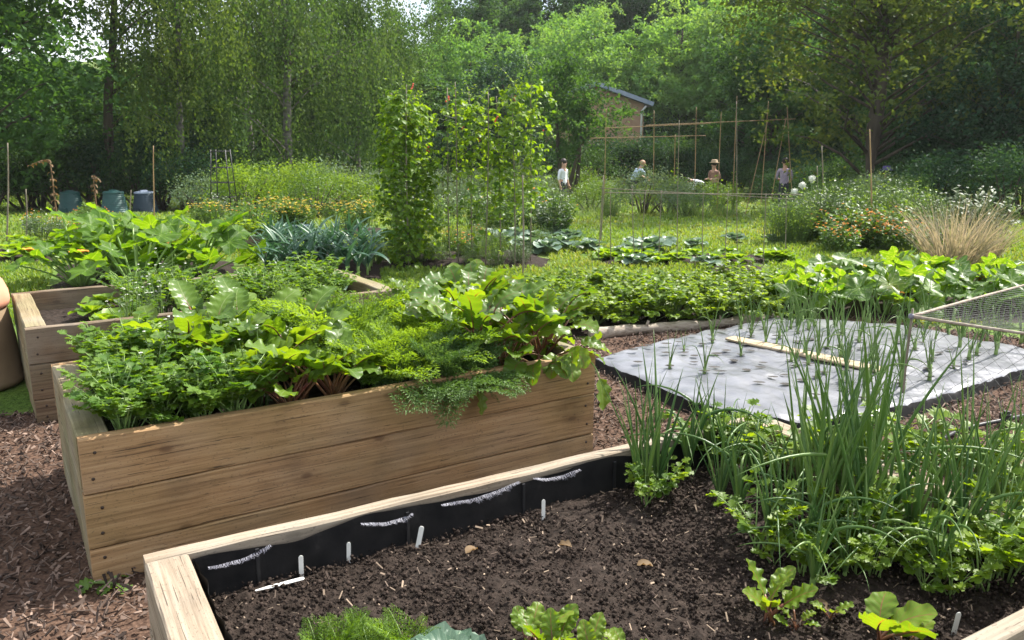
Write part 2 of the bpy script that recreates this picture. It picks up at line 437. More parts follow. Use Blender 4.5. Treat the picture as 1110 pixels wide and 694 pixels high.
# foliage
M['chard'] = leaf_mat('chard_leaf', (.060, .135, .013), (.155, .25, .025), (.20, .28, .09), .035, .5, .37, sideveins=6, spec=.45)
M['chardred'] = leaf_mat('beet_leaf', (.055, .13, .016), (.14, .235, .026), (.18, .08, .05), .03, .5, .40, sideveins=6, spec=.38)
M['youngbeet'] = leaf_mat('young_beet_leaf', (.09, .18, .016), (.19, .28, .03), (.26, .12, .06), .03, .5, .42, sideveins=5, tcol=(1.7, 1.5, .3))
M['carrot'] = leaf_mat('carrot_frond', (.075, .16, .020), (.17, .28, .045), trans=.5, rough=.55)
M['carrotblue'] = leaf_mat('grey_green_frond', (.055, .12, .03), (.11, .19, .05), trans=.35, rough=.5, tcol=(1.3, 1.3, .6))
M['parsley'] = leaf_mat('parsley_leaf', (.055, .135, .016), (.14, .24, .03), trans=.5, rough=.48)
M['celery'] = leaf_mat('celery_leaf', (.075, .155, .014), (.18, .27, .026), trans=.5, rough=.46)
M['courgette'] = leaf_mat('courgette_leaf', (.045, .12, .010), (.11, .215, .018), (.16, .27, .05), .035, .55, .5, palm=5, mottle=(.13, .20, .10), nscale=3, spec=.2)
M['squash'] = leaf_mat('mottled_squash_leaf', (.04, .11, .010), (.11, .215, .018), (.17, .27, .06), .035, .5, .42, palm=5, mottle=(.30, .36, .28), nscale=3, spec=.35)
M['onion'] = leaf_mat('onion_leaf', (.055, .125, .035), (.13, .22, .06), trans=.32, rough=.36, tcol=(1.5, 1.5, .35), spec=.45, c2=(.18, .26, .07))
M['leek'] = leaf_mat('leek_leaf', (.030, .085, .055), (.075, .15, .095), (.11, .19, .12), .08, .25, .4, tcol=(1.1, 1.3, .6))
M['bean'] = leaf_mat('bean_leaf', (.065, .15, .014), (.165, .27, .026), (.12, .2, .04), .04, .52, .48)
M['cabbage'] = leaf_mat('cabbage_leaf', (.07, .13, .085), (.13, .20, .14), (.25, .32, .22), .06, .25, .4, tcol=(1.2, 1.3, .6), sideveins=5)
M['lettuce'] = leaf_mat('lettuce_leaf', (.09, .19, .02), (.17, .28, .035), (.25, .33, .1), .06, .45, .4)
M['grass'] = leaf_mat('lawn_blades', (.07, .15, .020), (.15, .24, .042), trans=.4, rough=.45, nscale=.6, c2=(.20, .22, .07))
M['tallgrass'] = leaf_mat('meadow_blades', (.06, .135, .025), (.12, .20, .05), trans=.4, rough=.6, nscale=.5, c2=(.22, .24, .12), tcol=(1.4, 1.4, .5))
M['tuft'] = leaf_mat('dry_grass_tuft', (.19, .19, .10), (.32, .28, .20), trans=.4, rough=.6, c2=(.38, .29, .25), tcol=(1.2, 1.1, .8))
M['herb'] = leaf_mat('herb_leaf', (.045, .11, .025), (.11, .19, .04), trans=.4, rough=.45)
M['herbgrey'] = leaf_mat('grey_herb_leaf', (.07, .115, .06), (.15, .19, .11), trans=.3, rough=.5, tcol=(1.2, 1.2, .7))
M['orangefl'] = plain('orange_petals', (.65, .20, .015), (.75, .33, .03), .6, 20)
M['yellowfl'] = plain('yellow_petals', (.62, .47, .05), (.55, .36, .04), .6, 20)
M['whitefl'] = plain('white_petals', (.75, .76, .70), (.6, .62, .52), .6, 20)
M['redfl'] = plain('red_petals', (.50, .05, .03), (.6, .09, .05), .6, 20)
M['pinkfl'] = plain('pink_petals', (.45, .12, .22), (.5, .2, .3), .6, 20)
M['deadleaf'] = leaf_mat('dry_leaf', (.10, .065, .03), (.20, .13, .065), trans=.3, rough=.7, tcol=(1.2, 1, .6))
def tree_leaf(n, a, b, tr=.45, c2=None, rough=.6, tcol=(1.5, 1.4, .4)):
    q = 1.55; a = tuple(v * q for v in a); b = tuple(v * q for v in b); c2 = c2 and tuple(v * q for v in c2)
    M[n] = leaf_mat(n + '_foliage', a, b, spec=.10, trans=tr, rough=rough, nscale=.35, c2=c2, tcol=tcol)
tree_leaf('darkbroad', (.020, .055, .018), (.050, .105, .030))
tree_leaf('birchleaf', (.023, .052, .016), (.052, .090, .030), c2=(.075, .105, .036), tcol=(1.25, 1.3, .45))
tree_leaf('birchyel', (.036, .070, .018), (.076, .115, .030), c2=(.115, .14, .04), tcol=(1.35, 1.35, .45))
tree_leaf('woodlight', (.044, .112, .036), (.10, .19, .062), c2=(.145, .22, .08))
tree_leaf('wooddark', (.020, .055, .024), (.045, .095, .035))
tree_leaf('pine', (.016, .042, .026), (.035, .075, .042), .2)
tree_leaf('oak', (.026, .052, .015), (.066, .092, .026), c2=(.10, .10, .03))
tree_leaf('evergreen', (.012, .034, .020), (.030, .065, .034), .35)
tree_leaf('hedge', (.020, .050, .016), (.045, .085, .026), .3)
tree_leaf('shrubyel', (.060, .12, .018), (.13, .19, .03))
tree_leaf('shrubgrey', (.05, .085, .05), (.10, .14, .085), .25)
# ================================================================== plants
def R_(a, b): return random.uniform(a, b)

def chard_plant(seed, n=9, Ls=.16, Lb=.22, W=.075, stalk='red_stem', leaf='chard', erect=1.0, ruf=.16, dr=(.5, 1.9)):
    def mk():
        random.seed(seed); f, s = Geo(), Geo()
        for i in range(n):
            az = i * 2.4 + R_(-.3, .3); k = R_(.7, 1.15); inner = i / n
            e0 = radians(R_(62, 85)) * (0.8 + .2 * inner) * erect
            st = arc((R_(-.02, .02), R_(-.02, .02), 0), az, e0, e0 - .35, Ls * k * R_(.8, 1.2), 5)
            tube(s, st, np.linspace(.0062, .004, 6) * k, 5)
            e1 = e0 - .35
            sp = arc(st[-1], az + R_(-.3, .3), e1, e1 - R_(*dr), Lb * k, 22, R_(-.5, .5))
            t = np.linspace(0, 1, 23); w = W * k * ov(t, .5, .62) * (1 + .05 * np.sin(t * R_(14, 24) + R_(0, 6)) + np.array([R_(-.015, .015) for _ in t])); w[0] = .006; w[-1] = .003
            blade(f, sp, w, 6, cup=R_(.05, .3), ruf=ruf * R_(.7, 1.4), fr=R_(3.0, 5.5), ph=R_(0, 6), rnd=random.random(), roll=R_(-.6, .6))
            tube(s, sp[:16:2] - np.array((0, 0, .003)), np.linspace(.004, .0012, 8) * k, 4)
        return [('foliage', f, M[leaf]), ('stalks', s, M[stalk])]
    return mk

def frond_proto(npin=9, nl=6):
    g = Geo(); n = 14; t = np.linspace(0, 1, n)
    d = diamond(1, .26, .1)
    for i in range(npin):
        ti = .25 + .75 * (i + .5) / npin; Lp = .34 * (1 - .72 * (i / npin)) + .03
        for sg in (-1, 1):
            a = sg * radians(58 - 18 * i / npin)
            p0 = np.array((ti, 0, 0)); dr = np.array((cos(a), sin(a), .18))
            for j in range(nl):
                q = p0 + dr * Lp * (j + .8) / nl + np.array((0, 0, R_(-.02, .02)))
                ls = Lp * (.40 - .03 * j)
                for s2 in (-1, 1):
                    b = a + s2 * R_(.5, .9); fr_ = frame(b, R_(-.5, .8), R_(-.9, .9))
                    g.join(d, fr_ * ls, q); g.join(d, frame(b + s2 * .55, R_(-.6, .9), R_(-.9, .9)) * ls * .6, q + fr_[:, 0] * ls * .35)
            g.join(d, frame(a, .1) * Lp * .3, p0 + dr * Lp)
    g.join(d, frame(0, 0) * .14, (.95, 0, 0)); return g

_fr = {}
def frond(k):
    if k not in _fr: random.seed(100 + k); _fr[k] = frond_proto(8 + k, 5 + k % 2)
    return _fr[k]

def bend_frond(g, s, pro, p0, az, e0, L, droop, rad, rnd):
    """map a straight frond (along x) on to a drooping curve"""
    V = np.concatenate(pro.V); Lf = np.concatenate(pro.L).copy(); Lf[:, 2] = np.clip(rnd + np.random.default_rng(int(rnd * 1e6)).uniform(-.1, .1, len(Lf)), 0, 1)
    x = np.clip(V[:, 0], 0, 1.1); e = e0 - droop * x
    kk = np.linspace(0, 1.1, 45); ee = e0 - droop * kk
    cx = np.concatenate(([0], np.cumsum(np.cos(ee))[:-1])) * L * 1.1 / 44; cz = np.concatenate(([0], np.cumsum(np.sin(ee))[:-1])) * L * 1.1 / 44
    bx = np.interp(x, kk, cx); bz = np.interp(x, kk, cz)
    lx = bx - np.sin(e) * V[:, 2] * L; lz = bz + np.cos(e) * V[:, 2] * L; ly = V[:, 1] * L
    W = np.stack((lx * cos(az) - ly * sin(az), lx * sin(az) + ly * cos(az), lz), 1) + np.asarray(p0)
    g.add(W, [np.concatenate(pro.F4)] if pro.F4 else [np.concatenate(pro.F3)], Lf)
    m = kk <= 1.0; c = np.stack((cx[m] * cos(az), cx[m] * sin(az), cz[m]), 1)[::4] + np.asarray(p0)
    tube(s, c, np.linspace(rad, rad * .3, len(c)), 4)

def carrot_plant(seed, n=11, L=.36, leaf='carrot', spread=1.0):
    def mk():
        f, s = Geo(), Geo()
        pros = [frond(0), frond(1), frond(2)]
        random.seed(seed)
        for i in range(n):
            az = i * 2.4 + R_(-.3, .3); e0 = radians(90 - R_(2, 34) * spread)
            bend_frond(f, s, pros[i % 3], (R_(-.015, .015), R_(-.015, .015), 0), az, e0, L * R_(.7, 1.15), R_(.35, 1.35), .003, random.random())
        return [('foliage', f, M[leaf]), ('stalks', s, M['pale_stem'])]
    return mk

def compound_plant(seed, n=14, Ls=.26, ll=.055, leaf='parsley', stem='pale_stem', pairs=2, W=.5, jag=.32, teeth=3, spread=45, sub=3, thick=.0035, droop=.5):
    """stalks that end in toothed leaflets: parsley, celery, potato"""
    def mk():
        random.seed(seed); r = np.random.default_rng(seed)
        lp = [leaflet(1, W, teeth, jag, r) for _ in range(3)]
        f, s = Geo(), Geo()
        for i in range(n):
            az = i * 2.4 + R_(-.4, .4); tl = radians(R_(3, spread)) * sqrt((i + 1) / n)
            e0 = pi / 2 - tl; L = Ls * R_(.65, 1.15)
            st = arc((R_(-.025, .025), R_(-.025, .025), 0), az, e0 + .1, e0 - droop, L, 6, R_(-.4, .4))
            tube(s, st, np.linspace(thick, thick * .45, 7), 5)
            rn = random.random(); e = e0 - droop
            for j in range(pairs + 1):
                p = st[-1] if j == 0 else st[-1] + (st[-2] - st[-1]) * (j * 1.25 * ll / max(np.linalg.norm(st[-2] - st[-1]), 1e-6)) * .8
                for sg in ((0,) if j == 0 else (-1, 1)):
                    a = az + sg * R_(.9, 1.4); k = ll * R_(.75, 1.2) * (1.15 if j == 0 else 1)
                    q = p
                    if sg:
                        q = p + np.array((cos(a), sin(a), .15)) * ll * .45
                        tube(s, np.array([p, q]), [.0018, .0014], 3, cap=False)
                    for d in (range(-1, 2) if sub == 3 else (0,)):
                        f.join(lp[(i + j + d) % 3], frame(a + d * .75, R_(-.55, .35) + min(e, .3), R_(-.5, .5)) * k * (1 if d == 0 else .8), q, np.clip(rn + R_(-.2, .2), 0, 1))
        return [('foliage', f, M[leaf]), ('stalks', s, M[stem])]
    return mk

def onion_plant(seed, n=7, L=.55, r0=.0075, flop=.3, leaf='onion'):
    def mk():
        random.seed(seed); f, s = Geo(), Geo()
        for i in range(n):
            az = i * 2.4 + R_(-.5, .5); ll = L * R_(.6, 1.1); e0 = radians(R_(72, 89))
            if random.random() < flop:          # bent over or kinked
                h = R_(.3, .6)
                a = arc((0, 0, .02), az, e0, e0 - .25, ll * h, 6)
                b = arc(a[-1], az + R_(-.4, .4), R_(.2, .7), -R_(.3, 1.0), ll * (1 - h), 7, R_(-.4, .4))
                sp = np.concatenate((a, b[1:]))
            else:
                sp = arc((0, 0, .02), az, e0, e0 - R_(.02, .42), ll, 12, R_(-.2, .2))
            t = np.linspace(0, 1, len(sp)); rr = r0 * R_(.7, 1.2) * (np.minimum(1, .6 + t * 1.5) * (1 - t ** 2.2) + .06)
            tube(f, sp, rr, 6, random.random() ** 1.5 * .9, flat=R_(.6, 1))
        tube(s, [(0, 0, 0), (0, 0, .04), (0, 0, .10)], [.013, .011, .006], 7)
        return [('foliage', f, M[leaf]), ('stalks', s, M['pale_stem'])]
    return mk

def leek_plant(seed, n=8, L=.5):
    def mk():
        random.seed(seed); f, s = Geo(), Geo()
        a0 = R_(0, 3)
        for i in range(n):
            az = a0 + (i % 2) * pi + R_(-.45, .45); k = R_(.7, 1.1); e0 = radians(R_(60, 86))
            sp = arc((0, 0, .06 + .012 * i), az, e0, e0 - R_(.5, 2.1), L * k, 10, R_(-.3, .3))
            t = np.linspace(0, 1, 11); blade(f, sp, .024 * (np.minimum(1, .5 + 2 * t) * (1 - t ** 2.5) + .03), 2, fold=.35, rnd=random.random(), roll=R_(-.4, .4))
        tube(s, [(0, 0, 0), (0, 0, .08), (0, 0, .16)], [.018, .017, .013], 7)
        return [('foliage', f, M['leek']), ('stalks', s, M['pale_stem'])]
    return mk

def courgette_plant(seed, n=14, Lp=.48, R=.20, leaf='courgette', flowers=2, flat=0.0, up=70):
    def mk():
        random.seed(seed); r = np.random.default_rng(seed)
        pl = [palmate(1, 5, .34, .06, r=r, funnel=.15, ruf=.09) for _ in range(3)]
        f, s, bl = Geo(), Geo(), []
        for i in range(n):
            az = i * 2.4 + R_(-.3, .3); u = (i + .5) / n
            e0 = radians(up + 14 - (up * .75) * u * R_(.7, 1.1)); L = Lp * R_(.6, 1.15)
            st = arc((0.05 * cos(az), .05 * sin(az), 0), az, e0, e0 - R_(.1, .5), L, 6)
            tube(s, st, np.linspace(.013, .009, 7), 6)
            k = R * R_(.6, 1.2); rn = random.random()
            f.join(pl[i % 3], frame(az + R_(-.5, .5), (R_(-.6, .55) if flat > 0 else R_(-.35, .95)), R_(-.6, .6)) * k, st[-1], rn)
        for i in range(flowers):
            az = R_(0, 6.28); q = arc((0, 0, 0), az, .9, .5, Lp * R_(.75, .95), 4); tube(s, q, .005, 5); b = Geo(); bl.append(b)
            for j in range(5):
                sp = arc(q[-1], az + j * 1.257, 1.0, -.1, .115, 5); t = np.linspace(0, 1, 6)
                blade(b, sp, .046 * ov(t, .5, .6), 2, cup=.3, rnd=random.random())
        P = [('foliage', f, M[leaf]), ('stalks', s, M['pale_stem'])]
        return P + [('flower', b, M['orangefl']) for b in bl]
    return mk

def bean_vine(seed, h0, h1, n, rad=.16, ls=.075, flowers=6):
    def mk():
        random.seed(seed); f, s, b = Geo(), Geo(), Geo(); lp = oval_leaf(1, .78)
        zz = np.linspace(0, h1 + .12, 40); ph = R_(0, 6)
        tube(s, np.stack((.022 * np.cos(zz * 9 + ph), .022 * np.sin(zz * 9 + ph), zz), 1), .004, 4)
        for i in range(n):
            z = h0 + (h1 - h0) * random.random() ** .85 + R_(-.04, .08); az = R_(0, 6.28); nz_ = mnoise.noise(Vector((cos(az) * 1.3 + seed, sin(az) * 1.3, z * 3.2)))
            if nz_ < (-.22 if n < 500 else -.42): continue
            rr = rad * (.35 + .9 * random.random() ** .6) * (1 + .55 * nz_) * (1 if z < h1 - .15 else .65)
            p = np.array((cos(az) * rr, sin(az) * rr, z)); rn = random.random()
            tube(s, np.array([(.02 * cos(az), .02 * sin(az), z - .05), p]), .002, 3, cap=False)
            for d in (-1, 0, 1):
                f.join(lp, frame(az + d * 1.15 + R_(-.4, .4), R_(-1.15, -.05), R_(-.5, .5)) * ls * R_(.5, 1.35), p, np.clip(rn + R_(-.15, .15), 0, 1))
        for i in range(5):        # loose tips waving above the cane
            sp = arc((0, 0, h1), R_(0, 6.28), 1.3, R_(-.2, 1.2), R_(.15, .4), 6); tube(s, sp, .002, 3)
            for q in sp[2:]: f.join(lp, frame(R_(0, 6.28), R_(-.8, .3)) * ls * R_(.35, .7), q, random.random())
        for i in range(flowers):
            z = h0 + (h1 - h0) * R_(.3, 1.05); az = R_(0, 6.28)
            for j in range(4): ball(b, (cos(az) * rad + R_(-.02, .02), sin(az) * rad + R_(-.02, .02), z + j * .02), .013, k=5)
        return [('foliage', f, M['bean']), ('stem', s, M['stem'])] + ([('flower', b, M['redfl'])] if flowers else [])
    return mk

def cabbage_plant(seed, n=12, R=.26, leaf='cabbage', heart=.07):
    def mk():
        random.seed(seed); f = Geo(); s = Geo()
        for i in range(n):
            az = i * 2.4; u = (i + 1) / n; e0 = radians(80 - 60 * u)
            sp = arc((0, 0, .04), az, e0, e0 - R_(.4, 1.2), R * (.5 + .6 * u) * R_(.85, 1.1), 7)
            t = np.linspace(0, 1, 8); blade(f, sp, R * .36 * ov(t, .6, .42) * (.6 + .5 * u), 6, cup=.3, ruf=.14, fr=3.5, ph=R_(0, 6), rnd=random.random(), roll=R_(-.2, .2))
        if heart: ball(f, (0, 0, heart), heart, rnd=.8, k=10)
        tube(s, [(0, 0, 0), (0, 0, .06)], .014, 6)
        return [('foliage', f, M[leaf]), ('stem', s, M['pale_stem'])]
    return mk

def herb_clump(seed, n=60, H=.5, R=.3, leaf='herb', ls=.06, flower=None, nf=0, fr=.022, W=.4, stem='stem', lps=7):
    """many stems from one root, narrow leaves up each stem, flower heads at the tips"""
    def mk():
        random.seed(seed); f, s, b = Geo(), Geo(), Geo(); lp = oval_leaf(1, W)
        for i in range(n):
            az = R_(0, 6.28); rr = R * sqrt(random.random()); h = H * R_(.6, 1.1) * (1 - .35 * (rr / R) ** 2)
            q = np.array((rr * cos(az) * .45, rr * sin(az) * .45, 0)); tip = np.array((rr * cos(az), rr * sin(az), h)) + np.array((R_(-.04, .04), R_(-.04, .04), 0))
            mid = (q + tip) / 2 + np.array((0, 0, .06 * H)); tube(s, [q, mid, tip], [.004, .003, .002], 3, cap=False)
            rn = random.random()
            for j in range(lps):
                t = R_(.25, 1.0); p = q + (tip - q) * t
                f.join(lp, frame(R_(0, 6.28), R_(-.4, .9), R_(-.6, .6)) * ls * R_(.6, 1.3), p, np.clip(rn + R_(-.25, .25), 0, 1))
            if i < nf:
                for j in range(6):
                    a = j * 1.05; b.join(diamond(1, .75, .0), frame(a, R_(.0, .4)) * fr * R_(.8, 1.2), tip + np.array((0, 0, .012)))
                ball(b, tip + np.array((0, 0, .012)), fr * .4, k=5)
        P = [('foliage', f, M[leaf]), ('stems', s, M[stem])]
        if flower: P.append(('flower', b, M[flower]))
        return P
    return mk

def grass_tuft(seed, n=160, H=.5, R=.25, w=.005, leaf='tallgrass', lean=.5):
    def mk():
        random.seed(seed); f = Geo()
        for i in range(n):
            az = R_(0, 6.28); rr = R * sqrt(random.random()) * .6; e = pi / 2 - R_(0, lean)
            sp = arc((rr * cos(az), rr * sin(az), -.02), az + R_(-.7, .7), e, e - R_(.1, 1.1), H * R_(.5, 1.15), 5)
            blade(f, sp, w * np.array((1, 1, .9, .7, .4, .05)), 1, rnd=random.random(), roll=R_(-1, 1))
        return [('foliage', f, M[leaf])]
    return mk

def shrub(seed, H=1.5, R=1.0, n=26, per=110, ls=.07, leaf='hedge', W=.5, stems=7, bark='barkT'):
    def mk():
        r = np.random.default_rng(seed); random.seed(seed); f, s = Geo(), Geo()
        u = unit(r.normal(size=(n, 3))); u[:, 2] = np.abs(u[:, 2]) * 1.1 - .25
        c = u * (r.uniform(.35, 1.0, n) ** .6)[:, None] * np.array((R * .82, R * .82, H * .52)) + np.array((0, 0, H * .45))
        c[:, 2] = np.maximum(c[:, 2], .12 * H)
        cr = r.random(n)
        P = np.repeat(c, per, 0) + r.normal(size=(n * per, 3)) * np.array((R * .17, R * .17, H * .09))
        P[:, 2] = np.maximum(P[:, 2], .03)
        rn = np.clip(np.repeat(cr, per) * .6 + r.random(n * per) * .4, 0, 1)
        f.inst(diamond(1, W, .12), rand_frames(n * per, .35, r) * (ls * r.uniform(.6, 1.3, n * per))[:, None, None], P, rn)
        for i in range(stems):
            q = c[i * n // stems]; tube(s, [(q[0] * .15, q[1] * .15, -.05), (q[0] * .55, q[1] * .55, q[2] * .55), q], [.03 * R, .02 * R, .006 * R], 5)
        return [('foliage', f, M[leaf]), ('stems', s, M[bark])]
    return mk

# ------------------------------------------------------------------ trees
def tree(seed, H=12., R=4., zb=2.5, n=90, per=140, ls=.20, leaf='woodlight', bark='barkT', tr=.22, weep=0., trunks=1, lean=(0, 0), sig=.15, W=.55, limbs=.5, lump=.3, up=.35, squash=.6, thin=1.0):
    def mk():
        r = np.random.default_rng(seed); random.seed(seed); f, s = Geo(), Geo()
        zc = (zb + H) / 2; hz = (H - zb) / 2
        u = unit(r.normal(size=(n, 3))); rad = r.uniform(0, 1, n) ** .42
        lum = 1 + lump * np.sin(u[:, 0] * 4 + seed) * np.sin(u[:, 1] * 4 + 2 * seed) + lump * .5 * np.sin(u[:, 2] * 6 + seed)
        c = u * (rad * lum)[:, None] * np.array((R, R, hz)) + np.array((lean[0], lean[1], zc))
        c[:, 2] = np.clip(c[:, 2], zb * .8, H)
        cs = np.array((R * sig, R * sig, R * sig * squash))
        cr = r.random(n); D = diamond(1, W, .12)
        for t_ in range(trunks):
            a = t_ * 2 * pi / max(trunks, 1) + .5; sp = .35 if trunks > 1 else 0
            zz = np.linspace(-.3, H * .86, 9); k = zz / H
            px = lean[0] * k ** 1.5 + cos(a) * sp * (.25 + 2.6 * k) + .12 * np.sin(zz * .9 + seed + t_)
            py = lean[1] * k ** 1.5 + sin(a) * sp * (.25 + 2.6 * k) + .12 * np.cos(zz * .8 + seed)
            tp = np.stack((px, py, zz), 1); rr = tr * (1 - .9 * np.clip(k, 0, 1)) * (1 + .5 * np.exp(-np.maximum(zz, 0) * 2.2))
            tube(s, tp, rr, 9)
            for i in range(t_, n, trunks):
                if r.random() > limbs: continue
                zs = np.clip(c[i, 2] - .35 * np.hypot(c[i, 0], c[i, 1]) - .5, zb * .6, H * .8)
                b = np.array((np.interp(zs, zz, px), np.interp(zs, zz, py), zs)); q = c[i]
                m1 = b + (q - b) * .4 + np.array((r.normal() * .15, r.normal() * .15, .12 * R * .4)); rb = np.interp(zs, zz, rr) * .24
                tube(s, [b, m1, b + (q - b) * .75 + np.array((0, 0, .05 * R)), q], [rb, rb * .65, rb * .4, rb * .12], 5)
        if weep > 0:
            ns = 16; k = max(6, per // ns)
            so = np.repeat(c, ns, 0) + r.normal(size=(n * ns, 3)) * cs * .8
            L = weep * r.uniform(.35, 1.2, n * ns)
            L = np.minimum(L, np.maximum(so[:, 2] - zb * .55, .3))
            dr = r.normal(size=(n * ns, 2)) * .10
            tt = (np.arange(k) + .5) / k
            P = so[:, None, :] + np.stack((dr[:, None, 0] * L[:, None] * tt, dr[:, None, 1] * L[:, None] * tt, -L[:, None] * tt ** 1.15), -1)
            P = P.reshape(-1, 3) + r.normal(size=(n * ns * k, 3)) * .05; N_ = len(P)
            rn = np.clip(np.repeat(np.repeat(cr, ns) * .7 + r.random(n * ns) * .2, k) + r.random(N_) * .15, 0, 1)
            Fm = rand_frames(N_, .1, r); Fm[:, :, 0] = unit(Fm[:, :, 0] + np.array((0, 0, -1.2)))
            Fm[:, :, 1] = unit(np.cross(Fm[:, :, 2], Fm[:, :, 0])); Fm[:, :, 2] = np.cross(Fm[:, :, 0], Fm[:, :, 1])
            f.inst(D, Fm * (ls * r.uniform(.6, 1.3, N_))[:, None, None], P, rn)
        else:
            N_ = n * per
            # each clump is made of a few drooping sprays, so its edge is ragged
            spn = 7; so = np.repeat(c, spn, 0) + r.normal(size=(n * spn, 3)) * cs
            pk = per // spn; N_ = n * spn * pk
            dirs = unit(r.normal(size=(n * spn, 3)) * np.array((1, 1, .45)))
            P = np.repeat(so, pk, 0) + np.repeat(dirs, pk, 0) * (r.uniform(-1, 1, N_) * R * sig * .8)[:, None] + r.normal(size=(N_, 3)) * R * sig * .22
            rn = np.clip(np.repeat(cr, spn * pk) * .55 + np.repeat(r.random(n * spn), pk) * .3 + r.random(N_) * .15, 0, 1)
            f.inst(D, rand_frames(N_, up, r) * (ls * r.uniform(.6, 1.3, N_))[:, None, None], P, rn)
        return [('trunk', s, M[bark]), ('crown', f, M[leaf])]
    return mk
# ================================================================== ground, beds, structures
def structure(name, geo, mats, smooth=True, kind='structure', loc=None):
    return tag(obj(name, geo, mats, None, smooth, loc), kind=kind)

def grid_geo(X, Y, Z):
    n, m = X.shape; idx = np.arange(n * m).reshape(n, m); g = Geo()
    g.add(np.stack((X, Y, Z), -1).reshape(-1, 3), np.stack((idx[:-1, :-1], idx[:-1, 1:], idx[1:, 1:], idx[1:, :-1]), -1).reshape(-1, 4)[:, ::1])
    return g

def snoise(X, Y, sc, seed=0., octv=3):
    f = np.frompyfunc(lambda a, b: mnoise.fractal(Vector((a * sc + seed, b * sc, seed * .37)), 1.0, 2.0, octv), 2, 1)
    return f(X, Y).astype(float)

def ground_material():
    m, nt, N, L = new_mat('garden_ground')
    tc = N.new('ShaderNodeTexCoord')
    def nz(s, d=5):
        n = N.new('ShaderNodeTexNoise'); n.inputs['Scale'].default_value = s; n.inputs['Detail'].default_value = d; L.new(tc.outputs['Object'], n.inputs['Vector']); return n.outputs['Fac']
    a = ramp(N, [(.3, (.06, .12, .018)), (.5, (.105, .18, .03)), (.7, (.16, .195, .05))]); L.new(nz(1.1), a.inputs[0])
    b = ramp(N, [(.25, (.35, .4, .3)), (.75, (1.3, 1.25, 1.2))]); L.new(nz(28, 6), b.inputs[0])
    c = mixc(N, L, 1.0, a.outputs[0], b.outputs[0], 'MULTIPLY')
    d = ramp(N, [(.56, (0, 0, 0)), (.66, (1, 1, 1))]); L.new(nz(.42), d.inputs[0])
    c = mixc(N, L, mathn(N, L, 'MULTIPLY', d.outputs[0], .6), c, (.12, .10, .05))
    pb = N.new('ShaderNodeBsdfPrincipled'); L.new(c, pb.inputs['Base Color']); pb.inputs['Roughness'].default_value = .9; pb.inputs['Specular IOR Level'].default_value = .2
    bp = N.new('ShaderNodeBump'); bp.inputs['Strength'].default_value = .8; bp.inputs['Distance'].default_value = .03; L.new(nz(45, 5), bp.inputs['Height']); L.new(bp.outputs[0], pb.inputs['Normal'])
    o = N.new('ShaderNodeOutputMaterial'); L.new(pb.outputs[0], o.inputs[0]); return m
M['ground'] = ground_material()

gx = np.concatenate((np.linspace(-160, -20, 24), np.linspace(-18, 18, 73), np.linspace(20, 160, 24)))
gy = np.concatenate((np.linspace(-30, 0, 8), np.linspace(.5, 30, 90), np.linspace(31, 62, 32), np.linspace(64, 260, 50)))
X, Y = np.meshgrid(gx, gy)
structure('ground', grid_geo(X, Y, terrain(X, Y) - .01), M['ground'])

def inside(poly, x, y):
    x = np.asarray(x); y = np.asarray(y); r = np.zeros(x.shape, bool); n = len(poly); j = n - 1
    for i in range(n):
        xi, yi = poly[i]; xj, yj = poly[j]
        c = ((yi > y) != (yj > y)) & (x < (xj - xi) * (y - yi) / (yj - yi + 1e-12) + xi)
        r ^= c; j = i
    return r

# ---- raised beds
UAZ = radians(57.6)
class Bed:
    def __init__(s, A, az, L, W, H):
        s.A = np.array((A[0], A[1], 0.0)); s.az = az; s.L, s.W, s.H = L, W, H
        s.u = np.array((sin(az), cos(az), 0)); s.v = np.array((-cos(az), sin(az), 0))
        s.rz = pi / 2 - az
    def pt(s, a, b, z=0.): return s.A + s.u * a + s.v * b + np.array((0, 0, z))
    def loc(s, p): d = np.asarray(p)[:2] - s.A[:2]; return d @ s.u[:2], d @ s.v[:2]
    def poly(s, m=0.): return [tuple(s.pt(a, b)[:2]) for a, b in ((-m, -m), (s.L + m, -m), (s.L + m, s.W + m), (-m, s.W + m))]

def board_geo(L, H, T, seed=0, wob=.003, bev=.006):
    """plank along +x, height z, thickness y, softened edges and slight unevenness"""
    r = np.random.default_rng(seed); n = max(6, int(L / .09)); g = Geo()
    b = bev
    prof = np.array([(b, 0), (T - b, 0), (T, b), (T, H - b), (T - b, H), (T * .5, H + .001), (b, H), (0, H - b), (0, b)])
    xs = np.linspace(0, L, n); k = len(prof)
    wy = np.cumsum(r.normal(size=n)) * wob * .5; wy -= np.linspace(wy[0], wy[-1], n); wz = np.convolve(r.normal(size=n + 4) * wob * 1.2, np.ones(5) / 5, 'valid')
    V = np.zeros((n, k, 3)); V[:, :, 0] = xs[:, None]; V[:, :, 1] = prof[None, :, 0] + wy[:, None]
    V[:, :, 2] = prof[None, :, 1] + np.where(prof[None, :, 1] > H * .8, wz[:, None] + r.normal(size=(n, k)) * .0008, 0)
    idx = np.arange(n * k).reshape(n, k); q = np.roll(idx, -1, 1)
    g.add(V.reshape(-1, 3), [np.stack((idx[:-1], idx[1:], q[1:], q[:-1]), -1).reshape(-1, 4), idx[0][None], idx[-1][::-1][None]])
    return g

nail_g = Geo(); tube(nail_g, [(0, .004, 0), (0, -.0025, 0)], .0065, 8)
nail_me = nail_g.mesh('nail', M['nail'])

